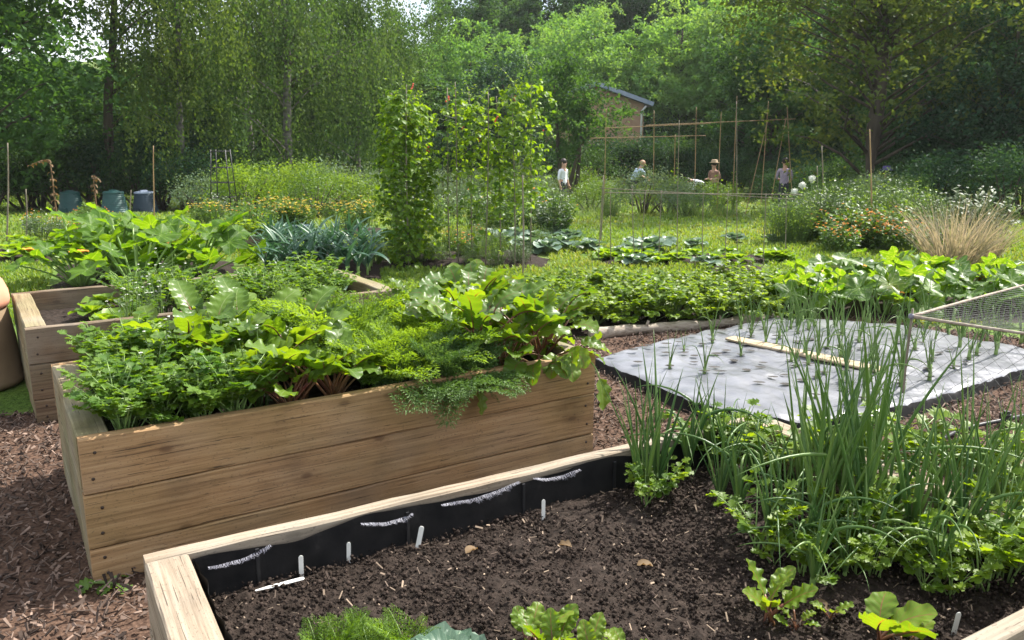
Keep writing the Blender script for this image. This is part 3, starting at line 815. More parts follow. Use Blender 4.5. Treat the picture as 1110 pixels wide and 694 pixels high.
def raised_bed(bed, label, seed, heights, tl=.055, te=.115, mat='sleeper', emat='end'):
    root = empty('raised_bed', bed.A, bed.rz); tag(root, label, 'raised bed')
    z = 0
    for i, h in enumerate(heights):
        for (x, y, L, T, rot, mt) in ((0, 0, bed.L, tl, 0, mat), (0, bed.W - tl, bed.L, tl, 0, mat), (te, tl + .002, bed.W - 2 * tl - .004, te, 1, emat), (bed.L, tl + .002, bed.W - 2 * tl - .004, te, 1, emat)):
            o = obj('board', board_geo(L, h - .003, T, seed + i * 7 + int(x * 3) + int(y * 5)), M[mt], root, False)
            o.location = (x + (R_(-.003, .003) if not rot else 0), y + R_(-.002, .002), z + .0015); o.rotation_euler = (0, 0, pi / 2 if rot else 0)
        for xx in (.05, bed.L - .05):
            for zz in (.28, .74):
                o = bpy.data.objects.new('nail', nail_me); COL.objects.link(o); o.parent = root; o.location = (xx + R_(-.012, .012), -.0015, z + h * zz)
        z += h
    return root

B2 = Bed((-1.63, 2.93), UAZ, 2.45, 1.30, .60)
_a1 = radians(59.3)
B1 = Bed((-1.05 + cos(_a1) * 1.48, 2.15 - sin(_a1) * 1.48), _a1, 2.45, 1.48, .55)
B3 = Bed((-2.90, 4.80), radians(56.5), 2.45, 1.42, .60)
bed_front = raised_bed(B1, 'nearest raised timber bed, holding dark bare soil with a black liner', 11, (.11, .215, .225), mat='sunlit_greywood', emat='sunlit_greywood')
bed_mid = raised_bed(B2, 'tall raised timber bed showing its long plank side, overflowing with carrots and chard', 23, (.148, .226, .226))
bed_back = raised_bed(B3, 'darker raised timber bed behind the overflowing one, its left end half empty', 37, (.15, .225, .225), mat='oldwood')
BEDS = (B1, B2, B3)

def bed_soil(bed, z, amp, name, nu=150, nv=80, te=.10, tl=.05, seed=1.):
    a = np.linspace(te, bed.L - te, nu); b = np.linspace(tl, bed.W - tl, nv); Aa, Bb = np.meshgrid(a, b)
    Z = z + amp * (snoise(Aa, Bb, 5, seed) * 1.2 + snoise(Aa, Bb, 18, seed + 3) * .7 + np.abs(snoise(Aa, Bb, 45, seed + 9)) * .45)
    P = bed.A[None, None] + Aa[..., None] * bed.u + Bb[..., None] * bed.v
    g = grid_geo(P[..., 0], P[..., 1], Z); structure(name, g, M['soil'])
    return lambda a_, b_: z
SZ1, SZ2, SZ3 = .405, .50, .46
bed_soil(B1, SZ1, .016, 'soil', 260, 150, seed=2.)
bed_soil(B2, SZ2, .012, 'soil', 90, 50, seed=5.)
bed_soil(B3, SZ3, .012, 'soil', 90, 50, seed=8.)

# ---- crumbs and dry bits on the front bed's soil
def crumb_proto():
    g = Geo(); ball(g, (0, 0, 0), .5, k=4, sz=.75); g.V[0] = g.V[0] + np.random.default_rng(3).normal(size=g.V[0].shape) * .07; return g
n = 46000; a = rng.uniform(.12, 2.33, n); b = rng.uniform(.06, 1.42, n)
P = B1.A[None] + a[:, None] * B1.u + b[:, None] * B1.v; P[:, 2] = SZ1 + .010 + rng.normal(size=n) * .006
g = Geo(); s = .0028 + .015 * rng.random(n) ** 6
g.inst(crumb_proto(), rand_frames(n, 0) * s[:, None, None], P, rng.random(n))
structure('soil_crumbs', g, M['crumb'], True, 'stuff')
n = 1100; a = rng.uniform(.14, 2.3, n); b = rng.uniform(.08, 1.4, n)
P = B1.A[None] + a[:, None] * B1.u + b[:, None] * B1.v; P[:, 2] = SZ1 + .020
fl = rand_frames(n, .85); g = Geo(); sl = .004 + .026 * rng.random(n) ** 2.2; sc = np.stack((sl, rng.uniform(.0015, .006, n), np.full(n, .002)), 1)
bp = Geo(); box(bp, (0, 0, 0), (1, 1, 1)); g.inst(bp, fl * sc[:, None, :], P, rng.random(n) ** 2.0)
structure('plant_litter', g, M['bits'], False, 'stuff')

# ---- bark path
LOG0, LOG1 = gp(640, 368), gp(842, 349)
BARK = [(-7, .2), (6.5, .2), (7.5, 6.6), (4.6, 6.9), (3.4, 7.9), (LOG1[0], LOG1[1]), (LOG0[0], LOG0[1]), (-.35, 6.75), (-3.0, 5.05), (-3.35, 4.9), (-3.9, 5.2), (-7, 4.6)]
def fan_poly(poly, z):
    g = Geo(); V = np.array([(x, y, z) for x, y in poly]); bm = bmesh.new(); vs = [bm.verts.new(v) for v in V]
    f = bm.faces.new(vs); bmesh.ops.triangulate(bm, faces=[f]); bm.verts.index_update()
    if bm.faces: pass
    tri = [[v.index for v in q.verts] for q in bm.faces]; bm.free()
    T = np.array(tri); a, b, c = V[T[:, 0]], V[T[:, 1]], V[T[:, 2]]
    fl = np.cross(b - a, c - a)[:, 2] < 0; T[fl] = T[fl][:, ::-1]; g.add(V, T); return g
structure('bark_path', fan_poly(BARK, .004), M['barkbase'], False)
MEM_PX = [(646, 388), (690, 408), (745, 433), (800, 447), (870, 455), (945, 449), (1030, 424), (1120, 396), (1120, 380), (980, 352), (842, 344), (740, 364)]
MZ = .085
MEM = [tuple(gp(x, y, MZ)[:2]) for x, y in MEM_PX]
def not_in_beds(x, y, m=.0):
    ok = np.ones(np.shape(x), bool)
    for bd in BEDS: ok &= ~inside(bd.poly(m), x, y)
    return ok
n = 92000
x = rng.uniform(-4.6, 6.4, n); y = .9 + 7.2 * rng.random(n) ** 1.15
ok = inside(BARK, x, y) & not_in_beds(x, y, -.01) & ~inside(MEM, x, y) & (np.abs(x) < .85 * y + 2.2)
x, y = x[ok], y[ok]; n = len(x)
cp = Geo(); box(cp, (0, 0, 0), (1, 1, 1)); cp.V[0][:, 1] *= np.where(cp.V[0][:, 0] > 0, .55, 1); 
fl = rand_frames(n, .55); L_ = .014 + .046 * rng.random(n) ** 1.9
sc = np.stack((L_, rng.uniform(.004, .016, n), rng.uniform(.002, .005, n)), 1)
g = Geo(); P = np.stack((x, y, .008 + .022 * rng.random(n) + .012 * np.sin(x * 5) * np.sin(y * 4)), 1)
g.inst(cp, fl * sc[:, None, :], P, rng.random(n) ** 1.5)
structure('bark_chips', g, M['bark'], False, 'stuff')

# ---- open soil patches on the ground
SOILS = []
def soil_patch(px4, mound=.06, nu=40, nv=24, name='soil'):
    c = [gt(*p) for p in px4]; SOILS.append([tuple(q[:2]) for q in c])
    u, v = np.meshgrid(np.linspace(0, 1, nu), np.linspace(0, 1, nv))
    Pq = (1 - u)[..., None] * (1 - v)[..., None] * c[0] + u[..., None] * (1 - v)[..., None] * c[1] + u[..., None] * v[..., None] * c[2] + (1 - u)[..., None] * v[..., None] * c[3]
    e = np.minimum(np.minimum(u, 1 - u) * 6, np.minimum(v, 1 - v) * 5).clip(0, 1)
    wob = .10 * snoise(Pq[..., 0], Pq[..., 1], 1.6, 4.)
    Zq = terrain(Pq[..., 0], Pq[..., 1]) + .006 + e * (mound + .02 * snoise(Pq[..., 0], Pq[..., 1], 7, 1.) + .012 * snoise(Pq[..., 0], Pq[..., 1], 25, 2.)) - (1 - e) * .03
    structure(name, grid_geo(Pq[..., 0] + wob, Pq[..., 1] + wob, Zq), M['soil'])
soil_patch([(560, 372), (845, 349), (835, 312), (560, 318)])         # celery rows
soil_patch([(838, 348), (1130, 352), (1130, 300), (840, 296)])       # squash patch
soil_patch([(280, 302), (415, 306), (408, 268), (285, 266)])         # leeks
soil_patch([(50, 318), (270, 310), (262, 282), (60, 286)])           # courgettes
soil_patch([(-20, 286), (60, 286), (62, 270), (-20, 270)], .04)
soil_patch([(765, 298), (835, 297), (832, 288), (765, 289)], .03, 24, 10)
soil_patch([(640, 286), (835, 287), (832, 277), (650, 277)], .04, 30, 10)
soil_patch([(400, 292), (600, 290), (590, 272), (410, 274)], .05)
soil_patch([(370, 256), (420, 256), (418, 246), (372, 246)], .02, 16, 8)

# ---- lawn
n = 52000
px = rng.uniform(-30, 1140, n); py = 206 + 146 * rng.random(n)
d0 = (px - CX) / F; d1 = (CY - py) / F
dy = CP + d1 * SP; dz = -SP + d1 * CP; t = -CAMH / dz; 
for _ in range(6): t = (terrain(d0 * t, dy * t) - CAMH) / dz
x, y = d0 * t, dy * t
ok = (y < 40) & (y > 4.6) & ~inside(BARK, x, y) & not_in_beds(x, y, .02) & ~inside(MEM, x, y)
for sp_ in SOILS: ok &= ~inside(sp_, x, y)
x, y = x[ok], y[ok]; n = len(x)
gp_ = Geo()
for i in range(4):
    az = i * 1.7; sp = arc((.02 * cos(az * 3), .02 * sin(az * 3), -.01), az, 1.35, .5 + .2 * i, 1.0, 3); blade(gp_, sp, np.array((.11, .1, .07, .01)), 1, rnd=.5)
hh = rng.uniform(.035, .075, n) * (1 + .035 * np.maximum(y - 8, 0))
A = rng.uniform(0, 6.28, n); Rz = np.zeros((n, 3, 3)); Rz[:, 0, 0] = np.cos(A); Rz[:, 0, 1] = -np.sin(A); Rz[:, 1, 0] = np.sin(A); Rz[:, 1, 1] = np.cos(A); Rz[:, 2, 2] = 1
Rz[:, :, :2] *= (1 + .03 * np.maximum(y - 8, 0))[:, None, None]
g = Geo(); g.inst(gp_, Rz * hh[:, None, None], np.stack((x, y, terrain(x, y)), 1), np.clip(.5 + .5 * np.sin(x * 1.1) * np.sin(y * .7) * .5 + rng.normal(size=n) * .2, 0, 1))
structure('lawn_grass', g, M['grass'], True, 'stuff')

# ---- liner of the front bed, a part of it
def liner():
    g = Geo(); n = 90
    for (x0, y0, x1, y1, nx_, ny_) in ((.12, B1.W - .060, 2.30, B1.W - .060, 0, -1), (.121, .06, .121, B1.W - .062, 1, 0)):
        xs = np.linspace(0, 1, n); top = .538 + .006 * np.sin(xs * 31) - .020 * np.abs(np.sin(xs * 9 + .6)) ** 4
        rows = [np.full(n, .36), np.full(n, .43), np.full(n, .48), top]
        offs = [.02, .012 , .007 , .004]
        V = []
        for zz, o in zip(rows, offs):
            oo = o + .005 * np.abs(np.sin(xs * 21 + zz * 9)) ** 3 + .003 * np.sin(xs * 83 + zz * 30) + .004
            V.append(np.stack((x0 + (x1 - x0) * xs + nx_ * oo, y0 + (y1 - y0) * xs + ny_ * oo, zz), 1))
        V = np.array(V); idx = np.arange(4 * n).reshape(4, n)
        g.add(V.reshape(-1, 3), np.stack((idx[:-1, :-1], idx[:-1, 1:], idx[1:, 1:], idx[1:, :-1]), -1).reshape(-1, 4))
    return g
obj('liner', liner(), M['liner'], bed_front)
random.seed(5)
for (xa, xb, za, zb) in ((.16, .34, .505, .528), (.62, .80, .526, .515), (.90, 1.20, .522, .538), (1.26, 1.46, .536, .53)):
    g = Geo(); m = int((xb - xa) / .0019); yy = B1.W - .078
    edge = lambda k: za + (zb - za) * k - .012 * sin(k * pi) + .004 * mnoise.noise(Vector((xa + k * 4, 2, 0)))
    for i in range(m):
        k = i / m; xx = xa + (xb - xa) * k + R_(-.002, .002); zz = edge(k); fade = min(1, 6 * k, 6 * (1 - k))
        L0 = (.006 + .022 * abs(mnoise.noise(Vector((xa + k * (xb - xa) * 26, 7, 0))))) * R_(.3, 1.15) * fade
        sp = np.array([(xx, yy - .004, zz + .002), (xx + R_(-.001, .002), yy - .010, zz - L0 * .3), (xx + R_(-.003, .005), yy - .013, zz - L0 * .7), (xx + R_(-.006, .008), yy - .013 - R_(0, .004), zz - L0)])
        blade(g, sp, np.array((1, 1, .8, .3)) * .0006, 1, rnd=random.random())
    obj('frayed_edge', g, M['fray'], bed_front)
for xx in (.30, .78, 1.22, 1.62):       # dark stakes that pin the liner to the boards
    g = Geo(); box(g, (xx, B1.W - .082, .46), (.010, .006, .13)); obj('liner_stake', g, M['black'], bed_front, False)

# ---- membrane bed
def membrane():
    c = np.array(MEM); g = Geo(); cen = c.mean(0); nr, k = 46, 260
    cc = np.concatenate((c, c[:1])); ll = np.concatenate(([0], np.cumsum(np.linalg.norm(np.diff(cc, axis=0), axis=1)))); q = np.linspace(0, ll[-1], k + 1)[:-1]
    ring = np.stack((np.interp(q, ll, cc[:, 0]), np.interp(q, ll, cc[:, 1])), 1)
    V = [(cen[0], cen[1], MZ + .02)]
    for i in range(1, nr + 1):
        f_ = i / nr; p = cen + (ring - cen) * f_
        z = MZ + .02 * (1 - f_ ** 4) + .014 * snoise(p[:, 0], p[:, 1], 3.2, 3.) + .020 * (.5 - np.abs(snoise(p[:, 0] + .4 * p[:, 1], p[:, 1] * .5, 7, 6.))) - (.012 if i == nr else 0)
        V += list(np.column_stack((p, z)))
    for dz, ex in ((.03, .014), (.07, .022), (.10, .05)):
        d = unit(ring - cen); p = ring + d * ex + d * (.012 * snoise(p[:, 0], p[:, 1], 9, 2.)[:, None]); V += list(np.column_stack((p, np.full(k, MZ - dz))))
    V = np.array(V); nn = nr + 3; idx = 1 + np.arange(nn * k).reshape(nn, k); r_ = np.roll(idx, -1, 1)
    q4 = np.stack((idx[:-1], idx[1:], r_[1:], r_[:-1]), -1)
    g.add(V, [q4[:nr - 1].reshape(-1, 4), np.stack((np.zeros(k, int), idx[0], r_[0]), 1)], None, 0)
    g2 = Geo(); sub = V[1 + (nr - 1) * k:]; i2 = np.arange(4 * k).reshape(4, k); r2 = np.roll(i2, -1, 1)
    g2.add(sub, np.stack((i2[:-1], i2[1:], r2[1:], r2[:-1]), -1).reshape(-1, 4))
    return g, g2
mg, mg2 = membrane()
mem = empty('weed_membrane', (0, 0, 0)); tag(mem, 'silvery weed membrane stretched over a low bed, pierced with planting holes', 'membrane')
obj('sheet', mg, M['membrane'], mem); obj('black_skirt', mg2, M['liner'], mem)
HOLES = []
e0, e1, e3 = np.array(MEM[0]), np.array(MEM[5]), np.array(MEM[10])
for i in range(13):
    for j in range(9):
        p = e0 + (e1 - e0) * (j + .6) / 9.4 + (e3 - e0) * (i + .5) / 13 + np.array((R_(-.07, .07), R_(-.07, .07)))
        if not inside(MEM, np.array([p[0]]), np.array([p[1]]))[0]: continue
        HOLES.append(p); hg = Geo(); k = 7; th = np.arange(k) * 2 * pi / k + R_(0, 1); a_, b_ = R_(.030, .048), R_(.018, .032); ro = R_(-.5, .5)
        xx = a_ * np.cos(th) * (1 + .2 * np.sin(th * 3)); yy = b_ * np.sin(th)
        z = MZ + .034 + .014 * mnoise.fractal(Vector((p[0] * 3.2 + 3, p[1] * 3.2, 1.11)), 1, 2, 3)
        hg.add(np.stack((p[0] + xx * cos(ro) - yy * sin(ro), p[1] + xx * sin(ro) + yy * cos(ro), np.full(k, z + .005)), 1), np.arange(k)[None])
        if len(HOLES) <= 99: obj('planting_hole', hg, M['slit'], mem, False)

# ---- plank on the membrane, log edging, hose
p0, p1 = gp(786, 369, MZ + .03), gp(952, 405, MZ + .03); d = p1 - p0
pl = obj('wooden_plank', board_geo(float(np.linalg.norm(d)), .022, .13, 5), M['palewood'], None, False); pl.location = tuple(p0 + np.array((0, 0, .0))); pl.rotation_euler = (0, 0, math.atan2(d[1], d[0]))
tag(pl, 'pale sawn plank lying flat across the silvery weed membrane', 'plank')
g = Geo(); tt = np.linspace(0, 1, 26); LP = LOG0[None] + (LOG1 - LOG0)[None] * tt[:, None]; LP[:, 2] = .04 + .008 * np.sin(tt * 9); LP[:, 1] += .03 * np.sin(tt * 5)
tube(g, LP, .048 + .008 * np.sin(tt * 17) + .005 * np.sin(tt * 41), 10)
for k_, az in ((7, 1.2), (17, 2.0)): tube(g, [LP[k_], LP[k_] + np.array((cos(az) * .05, -.02, .075))], [.018, .012], 6)
tag(obj('log', g, M['log']), 'long bleached log edging the bark path beside the celery rows', 'log')
hp = np.array([gp(1018, 478, .03), gp(1040, 466, .03), gp(1065, 460, .035), gp(1090, 455, .04), (gp(1130, 446, .03)), gp(1200, 440, .03)])
ho = empty('hose', tuple(hp[3])); tag(ho, 'black irrigation hose with a clip lying on the bark chips', 'hose')
g = Geo(); ts = np.linspace(0, 5, 26); tube(g, np.stack([np.interp(ts, range(6), hp[:, i]) for i in range(3)], 1) - hp[3], .012, 8); obj('pipe', g, M['black'], ho)
g = Geo(); box(g, (0, 0, .012), (.05, .055, .05)); box(g, (.0, 0, .045), (.028, .03, .02)); obj('clip', g, M['black'], ho, False)

# ---- net cage
zf = .10
ft = gp(979, 425, zf); J = at(988, 343, ft[1]); K = gp(1125, 305, J[2]); Lq = gp(1125, 364, J[2]); Q = K + Lq - J
nc = empty('net_cage', tuple(ft)); tag(nc, 'cane framed net cage standing over the corner of the weed membrane', 'net cage')
def cane(a, b, r0=.008, par=nc, mt='greycane', name='cane', org=None, nodes=True):
    a = np.asarray(a, float); b = np.asarray(b, float); n_ = max(4, int(np.linalg.norm(b - a) / .12)); t_ = np.linspace(0, 1, n_); g_ = Geo()
    pp = a[None] + (b - a)[None] * t_[:, None]; pp[:, 0] += .004 * np.sin(t_ * 5 + a[0]); rr_ = r0 * (1 - .3 * t_) * (1 + .15 * (np.arange(n_) % 3 == 0))
    if org is not None: pp = pp - np.asarray(org)
    tube(g_, pp, rr_, 6); return obj(name, g_, M[mt], par)
cane(ft - np.array((0, 0, .12)), J + np.array((0, 0, .05)), .010, org=ft)
for e in (K, Lq, Q):
    b = e.copy(); b[2] = terrain(e[0], e[1]) - .05; cane(b, e, .010, org=ft)
for a_, b_ in ((J, K), (J, Lq), (K, Q), (Lq, Q)): cane(a_, b_, .011, mt='log', org=ft)
g = Geo(); ball(g, J - ft, .022, sz=.9); obj('joint', g, M['fray'], nc)
g = Geo()
def netpatch(a, b, c, step=.030, sag=.05):
    """diamond mesh on the parallelogram a,b,c"""
    e1, e2 = b - a, c - a; n1, n2 = np.linalg.norm(e1), np.linalg.norm(e2); N_ = int((n1 + n2) / step)
    for sg in (0, 1):
        for i in range(1, N_):
            s_ = i * step; t0, t1 = max(0, s_ - n2), min(n1, s_)
            if t1 - t0 < .02: continue
            uu = np.linspace(t0, t1, 9); vv = s_ - uu
            if sg: vv = n2 - vv
            P_ = a + (uu / n1)[:, None] * e1 + (vv / n2)[:, None] * e2
            P_[:, 2] -= sag * np.sin(uu / n1 * pi) * np.sin(vv / n2 * pi)
            tube(g, P_ - ft, .0013, 3, cap=False)
netpatch(J, K, Lq, .085)
Kb, Lb, Qb = [np.array((e[0], e[1], .05)) for e in (K, Lq, Q)]
netpatch(K, Q, Kb, .10, 0); netpatch(J, Lq, np.array((J[0], J[1], .12)), .10, 0); 
obj('netting', g, M['net'], nc)

# ---- air: thin haze that pales the far wood
def haze_box():
    g = Geo(); box(g, (0, 115, 19.5), (340, 310, 49)); m, nt, N, L = new_mat('air')
    v = N.new('ShaderNodeVolumePrincipled'); v.inputs['Density'].default_value = HAZE; v.inputs['Color'].default_value = (.93, .96, 1, 1); v.inputs['Anisotropy'].default_value = .3
    o = N.new('ShaderNodeOutputMaterial'); L.new(v.outputs[0], o.inputs['Volume'])
    tag(obj('haze', g, m, None, False), kind='stuff')
HAZE = .0003
haze_box()
# ================================================================== what grows and stands in the place
# ---- middle bed
K_pars = Kind('parsley_plant', 'parsley', [compound_plant(i, 22, .28, .034, 'parsley', pairs=3, W=.5, jag=.5, teeth=3, spread=50) for i in (1, 2, 3)])
K_chard = Kind('chard_plant', 'chard', [chard_plant(11, 20, .24, .17, .052, ruf=.16, erect=1.06, dr=(.2, 1.5)), chard_plant(12, 18, .22, .17, .055, ruf=.16, dr=(.2, 1.6)), chard_plant(13, 22, .27, .15, .047, leaf='chardred', ruf=.16, erect=1.05, dr=(.3, 1.7))])
K_carrot = Kind('carrot_plant', 'carrot', [carrot_plant(21, 14, .46, spread=.9), carrot_plant(22, 13, .44, spread=.9), carrot_plant(23, 12, .34, 'carrotblue', 1.9)])

def in_bed(K, bed, z, pts, label, group, sc=(.9, 1.15), v=None):
    for (a, b) in pts: K.put(bed.pt(a, b, z), label, group, R_(*sc), v=v if v is None or isinstance(v, int) else random.choice(v))

def jit(a0, a1, b0, b1, na, nb, j=.04):
    return [(a0 + (a1 - a0) * (i + .5) / na + R_(-j, j), b0 + (b1 - b0) * (k + .5) / nb + R_(-j, j)) for k in range(nb) for i in range(na)]

in_bed(K_pars, B2, SZ2, jit(.15, .68, .08, .78, 4, 5), 'toothed parsley plant in the crowded left corner of the tall middle bed', 'parsley in the middle bed', (.85, 1.15))
in_bed(K_pars, B2, SZ2, jit(.16, .42, .85, 1.18, 2, 2), 'bushy herb at the back left of the overflowing middle bed', 'herbs at the back of the middle bed', (.9, 1.2))
in_bed(K_chard, B2, SZ2, [(.86, .17), (.98, .34), (.78, .36), (1.08, .20)], 'big leaved chard with dark red stalks leaning over the long plank side', 'chard at the front of the middle bed', (.95, 1.15), (1, 2))
in_bed(K_chard, B2, SZ2, [(.56, .92), (.66, .70), (.74, 1.05), (.86, .82), (.98, 1.02), (1.05, .62), (.82, .56), (1.12, .88), (.45, 1.08)], 'tall glowing yellow green chard behind the parsley in the middle bed', 'tall chard at the back of the middle bed', (1.0, 1.2), (0, 1))
in_bed(K_carrot, B2, SZ2, jit(1.18, 1.82, .12, 1.15, 4, 5, .06), 'feathery carrot top in the middle stretch of the overflowing bed', 'carrots in the middle bed', (.62, 1.08), (0, 1))
in_bed(K_carrot, B2, SZ2, [(1.56, .08), (1.68, .10), (1.62, .05), (1.78, .07), (1.48, .06)], 'grey green carrot top flopping over the front plank of the middle bed', 'grey carrot tops at the plank edge', (.85, 1.0), 2)
in_bed(K_chard, B2, SZ2, [(1.88, .30), (2.02, .18), (2.12, .42), (2.26, .24), (1.95, .62), (2.10, .8), (2.25, .62), (1.85, .9), (2.28, .98), (2.0, 1.1)], 'beetroot with dark red stems at the right end of the middle bed', 'beetroot in the middle bed', (1.0, 1.3), (0, 2, 2))

K_dr = Kind('chard_plant', 'chard', [chard_plant(14, 12, .19, .16, .055, leaf='chardred', ruf=.15, erect=.55, dr=(.9, 2.1))])
for (a_, b_) in ((2.33, .16), (2.36, .42), (2.16, .12), (2.34, .72)): K_dr.put(B2.pt(a_, b_, SZ2 + .03), 'chard spilling over the right end of the tall middle bed', 'chard spilling over the bed end', R_(.95, 1.15))
# two leaves that hang down over the plank side
def hanging(p0, az, L, Lb, w, label, e0=.2, drop=2.2, leaf='chard'):
    s, f = Geo(), Geo(); st = arc((0, 0, 0), az, e0, -1.25, L, 8); tube(s, st, np.linspace(.005, .0035, 9), 5)
    sp = arc(st[-1], az + .2, -1.3, -1.55, Lb, 9, .3); t = np.linspace(0, 1, 10); wv = w * ov(t, .5, .6); wv[-1] = .003
    blade(f, sp, wv, 6, cup=.2, ruf=.2, fr=3, rnd=.7, roll=R_(-.4, .4))
    r = empty('drooping_leaf', p0); obj('foliage', f, M[leaf], r); obj('stalk', s, M['pale_stem'], r); tag(r, label, 'leaf')
hanging(B2.pt(1.72, .06, .58), radians(-60), .13, .12, .05, 'limp leaf hanging alone against the middle of the plank side')
hanging(B2.pt(2.36, .05, .57), radians(-50), .22, .17, .065, 'large green leaf hanging over the right corner of the tall plank bed', .5)

# ---- back bed: half empty on the left
K_cab = Kind('cabbage_plant', 'cabbage', [cabbage_plant(31, 11, .24), cabbage_plant(32, 12, .26)])
K_let = Kind('lettuce_plant', 'lettuce', [cabbage_plant(35, 12, .17, 'lettuce', 0), cabbage_plant(36, 11, .16, 'lettuce', 0)])
in_bed(K_let, B3, SZ3, [(.5, .22), (.62, .5), (.45, .8), (.72, .95), (.58, 1.15), (.75, .25)], 'pale round leaved plant beside the empty soil of the back bed', 'pale plants in the back bed', (.9, 1.3))
in_bed(K_pars, B3, SZ3, jit(.62, 2.25, .18, 1.2, 6, 3), 'green herb in the right part of the darker back bed', 'herbs in the back bed', (.8, 1.15))
in_bed(K_cab, B3, SZ3, [(1.9, .5), (2.2, .8), (1.6, .95)], 'grey green cabbage at the right end of the darker back bed', 'cabbages in the back bed', (.7, .95))
def seed_herb(seed): return herb_clump(seed, 16, .42, .12, 'herbgrey', .03, 'whitefl', 10, .010, .4, lps=4)
K_seed = Kind('coriander_plant', 'herb', [seed_herb(41), seed_herb(42)])
in_bed(K_seed, B3, SZ3, [(.6, .12), (.8, .3), (.95, .7)], 'thin herb gone to seed near the front of the back bed', 'herbs gone to seed', (.9, 1.2))
in_bed(K_seed, B2, SZ2, [(.42, .55), (.62, .62), (.75, .3)], 'pale seeding herb rising among the parsley of the middle bed', 'seeding herbs in the middle bed', (.8, 1.0))

# ---- front bed
K_on = Kind('onion_plant', 'onion', [onion_plant(51, 9, .68, .0072, .12), onion_plant(52, 10, .62, .0068, .25), onion_plant(53, 8, .72, .0078, .08), onion_plant(54, 9, .52, .0062, .75)])
def f1(px, py): return gp(px, py, SZ1 - .005)
for (x, y) in ((866, 548), (892, 560), (915, 556), (940, 566), (882, 590), (905, 588), (932, 594), (958, 580), (900, 536)):
    K_on.put(f1(x, y), 'tall upright onion in the thick clump of the front bed', 'onions in the front bed clump', R_(.92, 1.12), v=random.choice((0, 1, 2)))
for (x, y) in ((985, 600), (1000, 572), (1015, 585), (1030, 560), (1046, 548), (1062, 580), (1085, 590), (1040, 600), (1010, 545), (1075, 560), (1100, 566), (1120, 580)):
    K_on.put(f1(x, y), 'onion with bent leaves among the celery of the front bed', 'onions at the right of the front bed', R_(.72, .98), v=random.choice((0, 1, 3)))
for (x, y) in ((700, 540), (712, 532), (690, 530)):
    K_on.put(f1(x, y), 'thin onion standing by the back corner of the front bed', 'onions at the back rim', R_(.7, .85), v=random.choice((0, 2)))
for (x, y) in ((745, 520), (790, 520), (770, 510), (815, 528), (830, 545), (780, 548), (850, 580), (800, 562), (835, 600), (868, 612)):
    K_on.put(f1(x, y), 'sprawling onion with floppy leaves lying across the dark soil', 'sprawling onions', R_(.75, 1.05), v=3 if random.random() < .7 else 1)
K_cel = Kind('celery_plant', 'celery', [compound_plant(i, 7, .25, .048, 'celery', pairs=2, W=.55, jag=.5, teeth=2, spread=58, thick=.0042) for i in (61, 62, 63)])
for (x, y, s_) in ((822, 600, .85), (835, 612, .6), (930, 600, .9), (1060, 640, .95), (985, 620, .7), (1092, 632, .85), (1120, 610, 1.0), (1085, 600, .9), (870, 626, .6), (970, 596, .8), (1030, 650, .6)):
    K_cel.put(f1(x, y), 'young bright green celery planted between the onions of the front bed', 'celery in the front bed', s_ * R_(.85, 1.05), szz=1.15)
for (x, y) in ((700, 550), (722, 540)):
    K_cel.put(f1(x, y), 'small celery in the shade of the back corner of the front bed', 'celery by the back rim', .6)
for (x, y) in ((800, 515), (850, 520), (900, 520), (960, 525), (1000, 530), (1050, 530), (1095, 540), (760, 505)):
    K_cel.put(f1(x, y), 'leafy celery behind the onion clump along the far side of the front bed', 'celery along the far side', R_(.9, 1.2))
K_beet = Kind('beetroot_seedling', 'beetroot', [chard_plant(71, 6, .07, .10, .030, leaf='youngbeet', ruf=.22, erect=1.1, dr=(.0, .9)), chard_plant(72, 5, .07, .10, .032, leaf='youngbeet', ruf=.2, erect=1.08, dr=(.1, 1.0)), chard_plant(73, 4, .08, .13, .052, leaf='youngbeet', ruf=.12, erect=1.0, dr=(.1, .8))])
for (x, y, s_, v, lb) in ((833, 676, 1.25, 0, 'leafy beetroot seedling with red stems alone on the dark soil'), (862, 684, .75, 1, 'small limp beetroot seedling beside the leafy one on the dark soil'),
                          (900, 672, .7, 1, 'small seedling with one pale arched leaf between beetroots'), (950, 700, 1.3, 2, 'beetroot seedling with one very broad yellow green leaf near the bottom edge'),
                          (975, 706, .8, 1, 'low beetroot seedling under the broad yellow green leaf')):
    K_beet.put(f1(x, y), lb, None, s_ * .8, v=v)
for (x, y, s_, v, lb) in ((572, 706, .95, 1, 'curly beet seedling cut by the bottom edge at its middle'), (600, 716, .9, 0, 'second curly beet seedling close to the bottom edge'), (680, 716, .85, 1, 'small beet seedling with one upright yellow leaf at the bottom edge'), (640, 722, .8, 0, 'low beet seedling between two curly ones at the bottom edge')):
    K_beet.put(f1(x, y), lb, None, s_ * .9, v=v)
K_cab.put(f1(490, 726), 'young blue green cabbage peeking in at the bottom edge of the front bed', None, .55)
K_fc = Kind('carrot_seedling', 'carrot', [carrot_plant(75, 7, .13), carrot_plant(76, 6, .12)])
for (x, y) in ((392, 704), (420, 712), (372, 716), (440, 706), (352, 720), (408, 730)):
    K_fc.put(f1(x, y), 'feathery young carrot at the near edge of the dark soil', 'young carrots at the near edge', R_(.75, 1.0))

for (x, y) in ((880, 640), (915, 630), (940, 622), (965, 612), (995, 628), (1015, 638), (1040, 612), (1070, 622), (890, 612), (1100, 615)):
    K_on.put(f1(x, y), 'thin floppy onion trailing among the celery at the front right of the bed', 'floppy onions among the celery', R_(.6, .85), v=3)
for (x, y) in ((890, 632), (925, 626), (948, 628), (1000, 640), (1022, 626), (1075, 632), (1100, 622), (912, 606)):
    K_cel.put(f1(x, y), 'small pale celery seedling low between the floppy onions', 'celery seedlings among the floppy onions', R_(.5, .7))
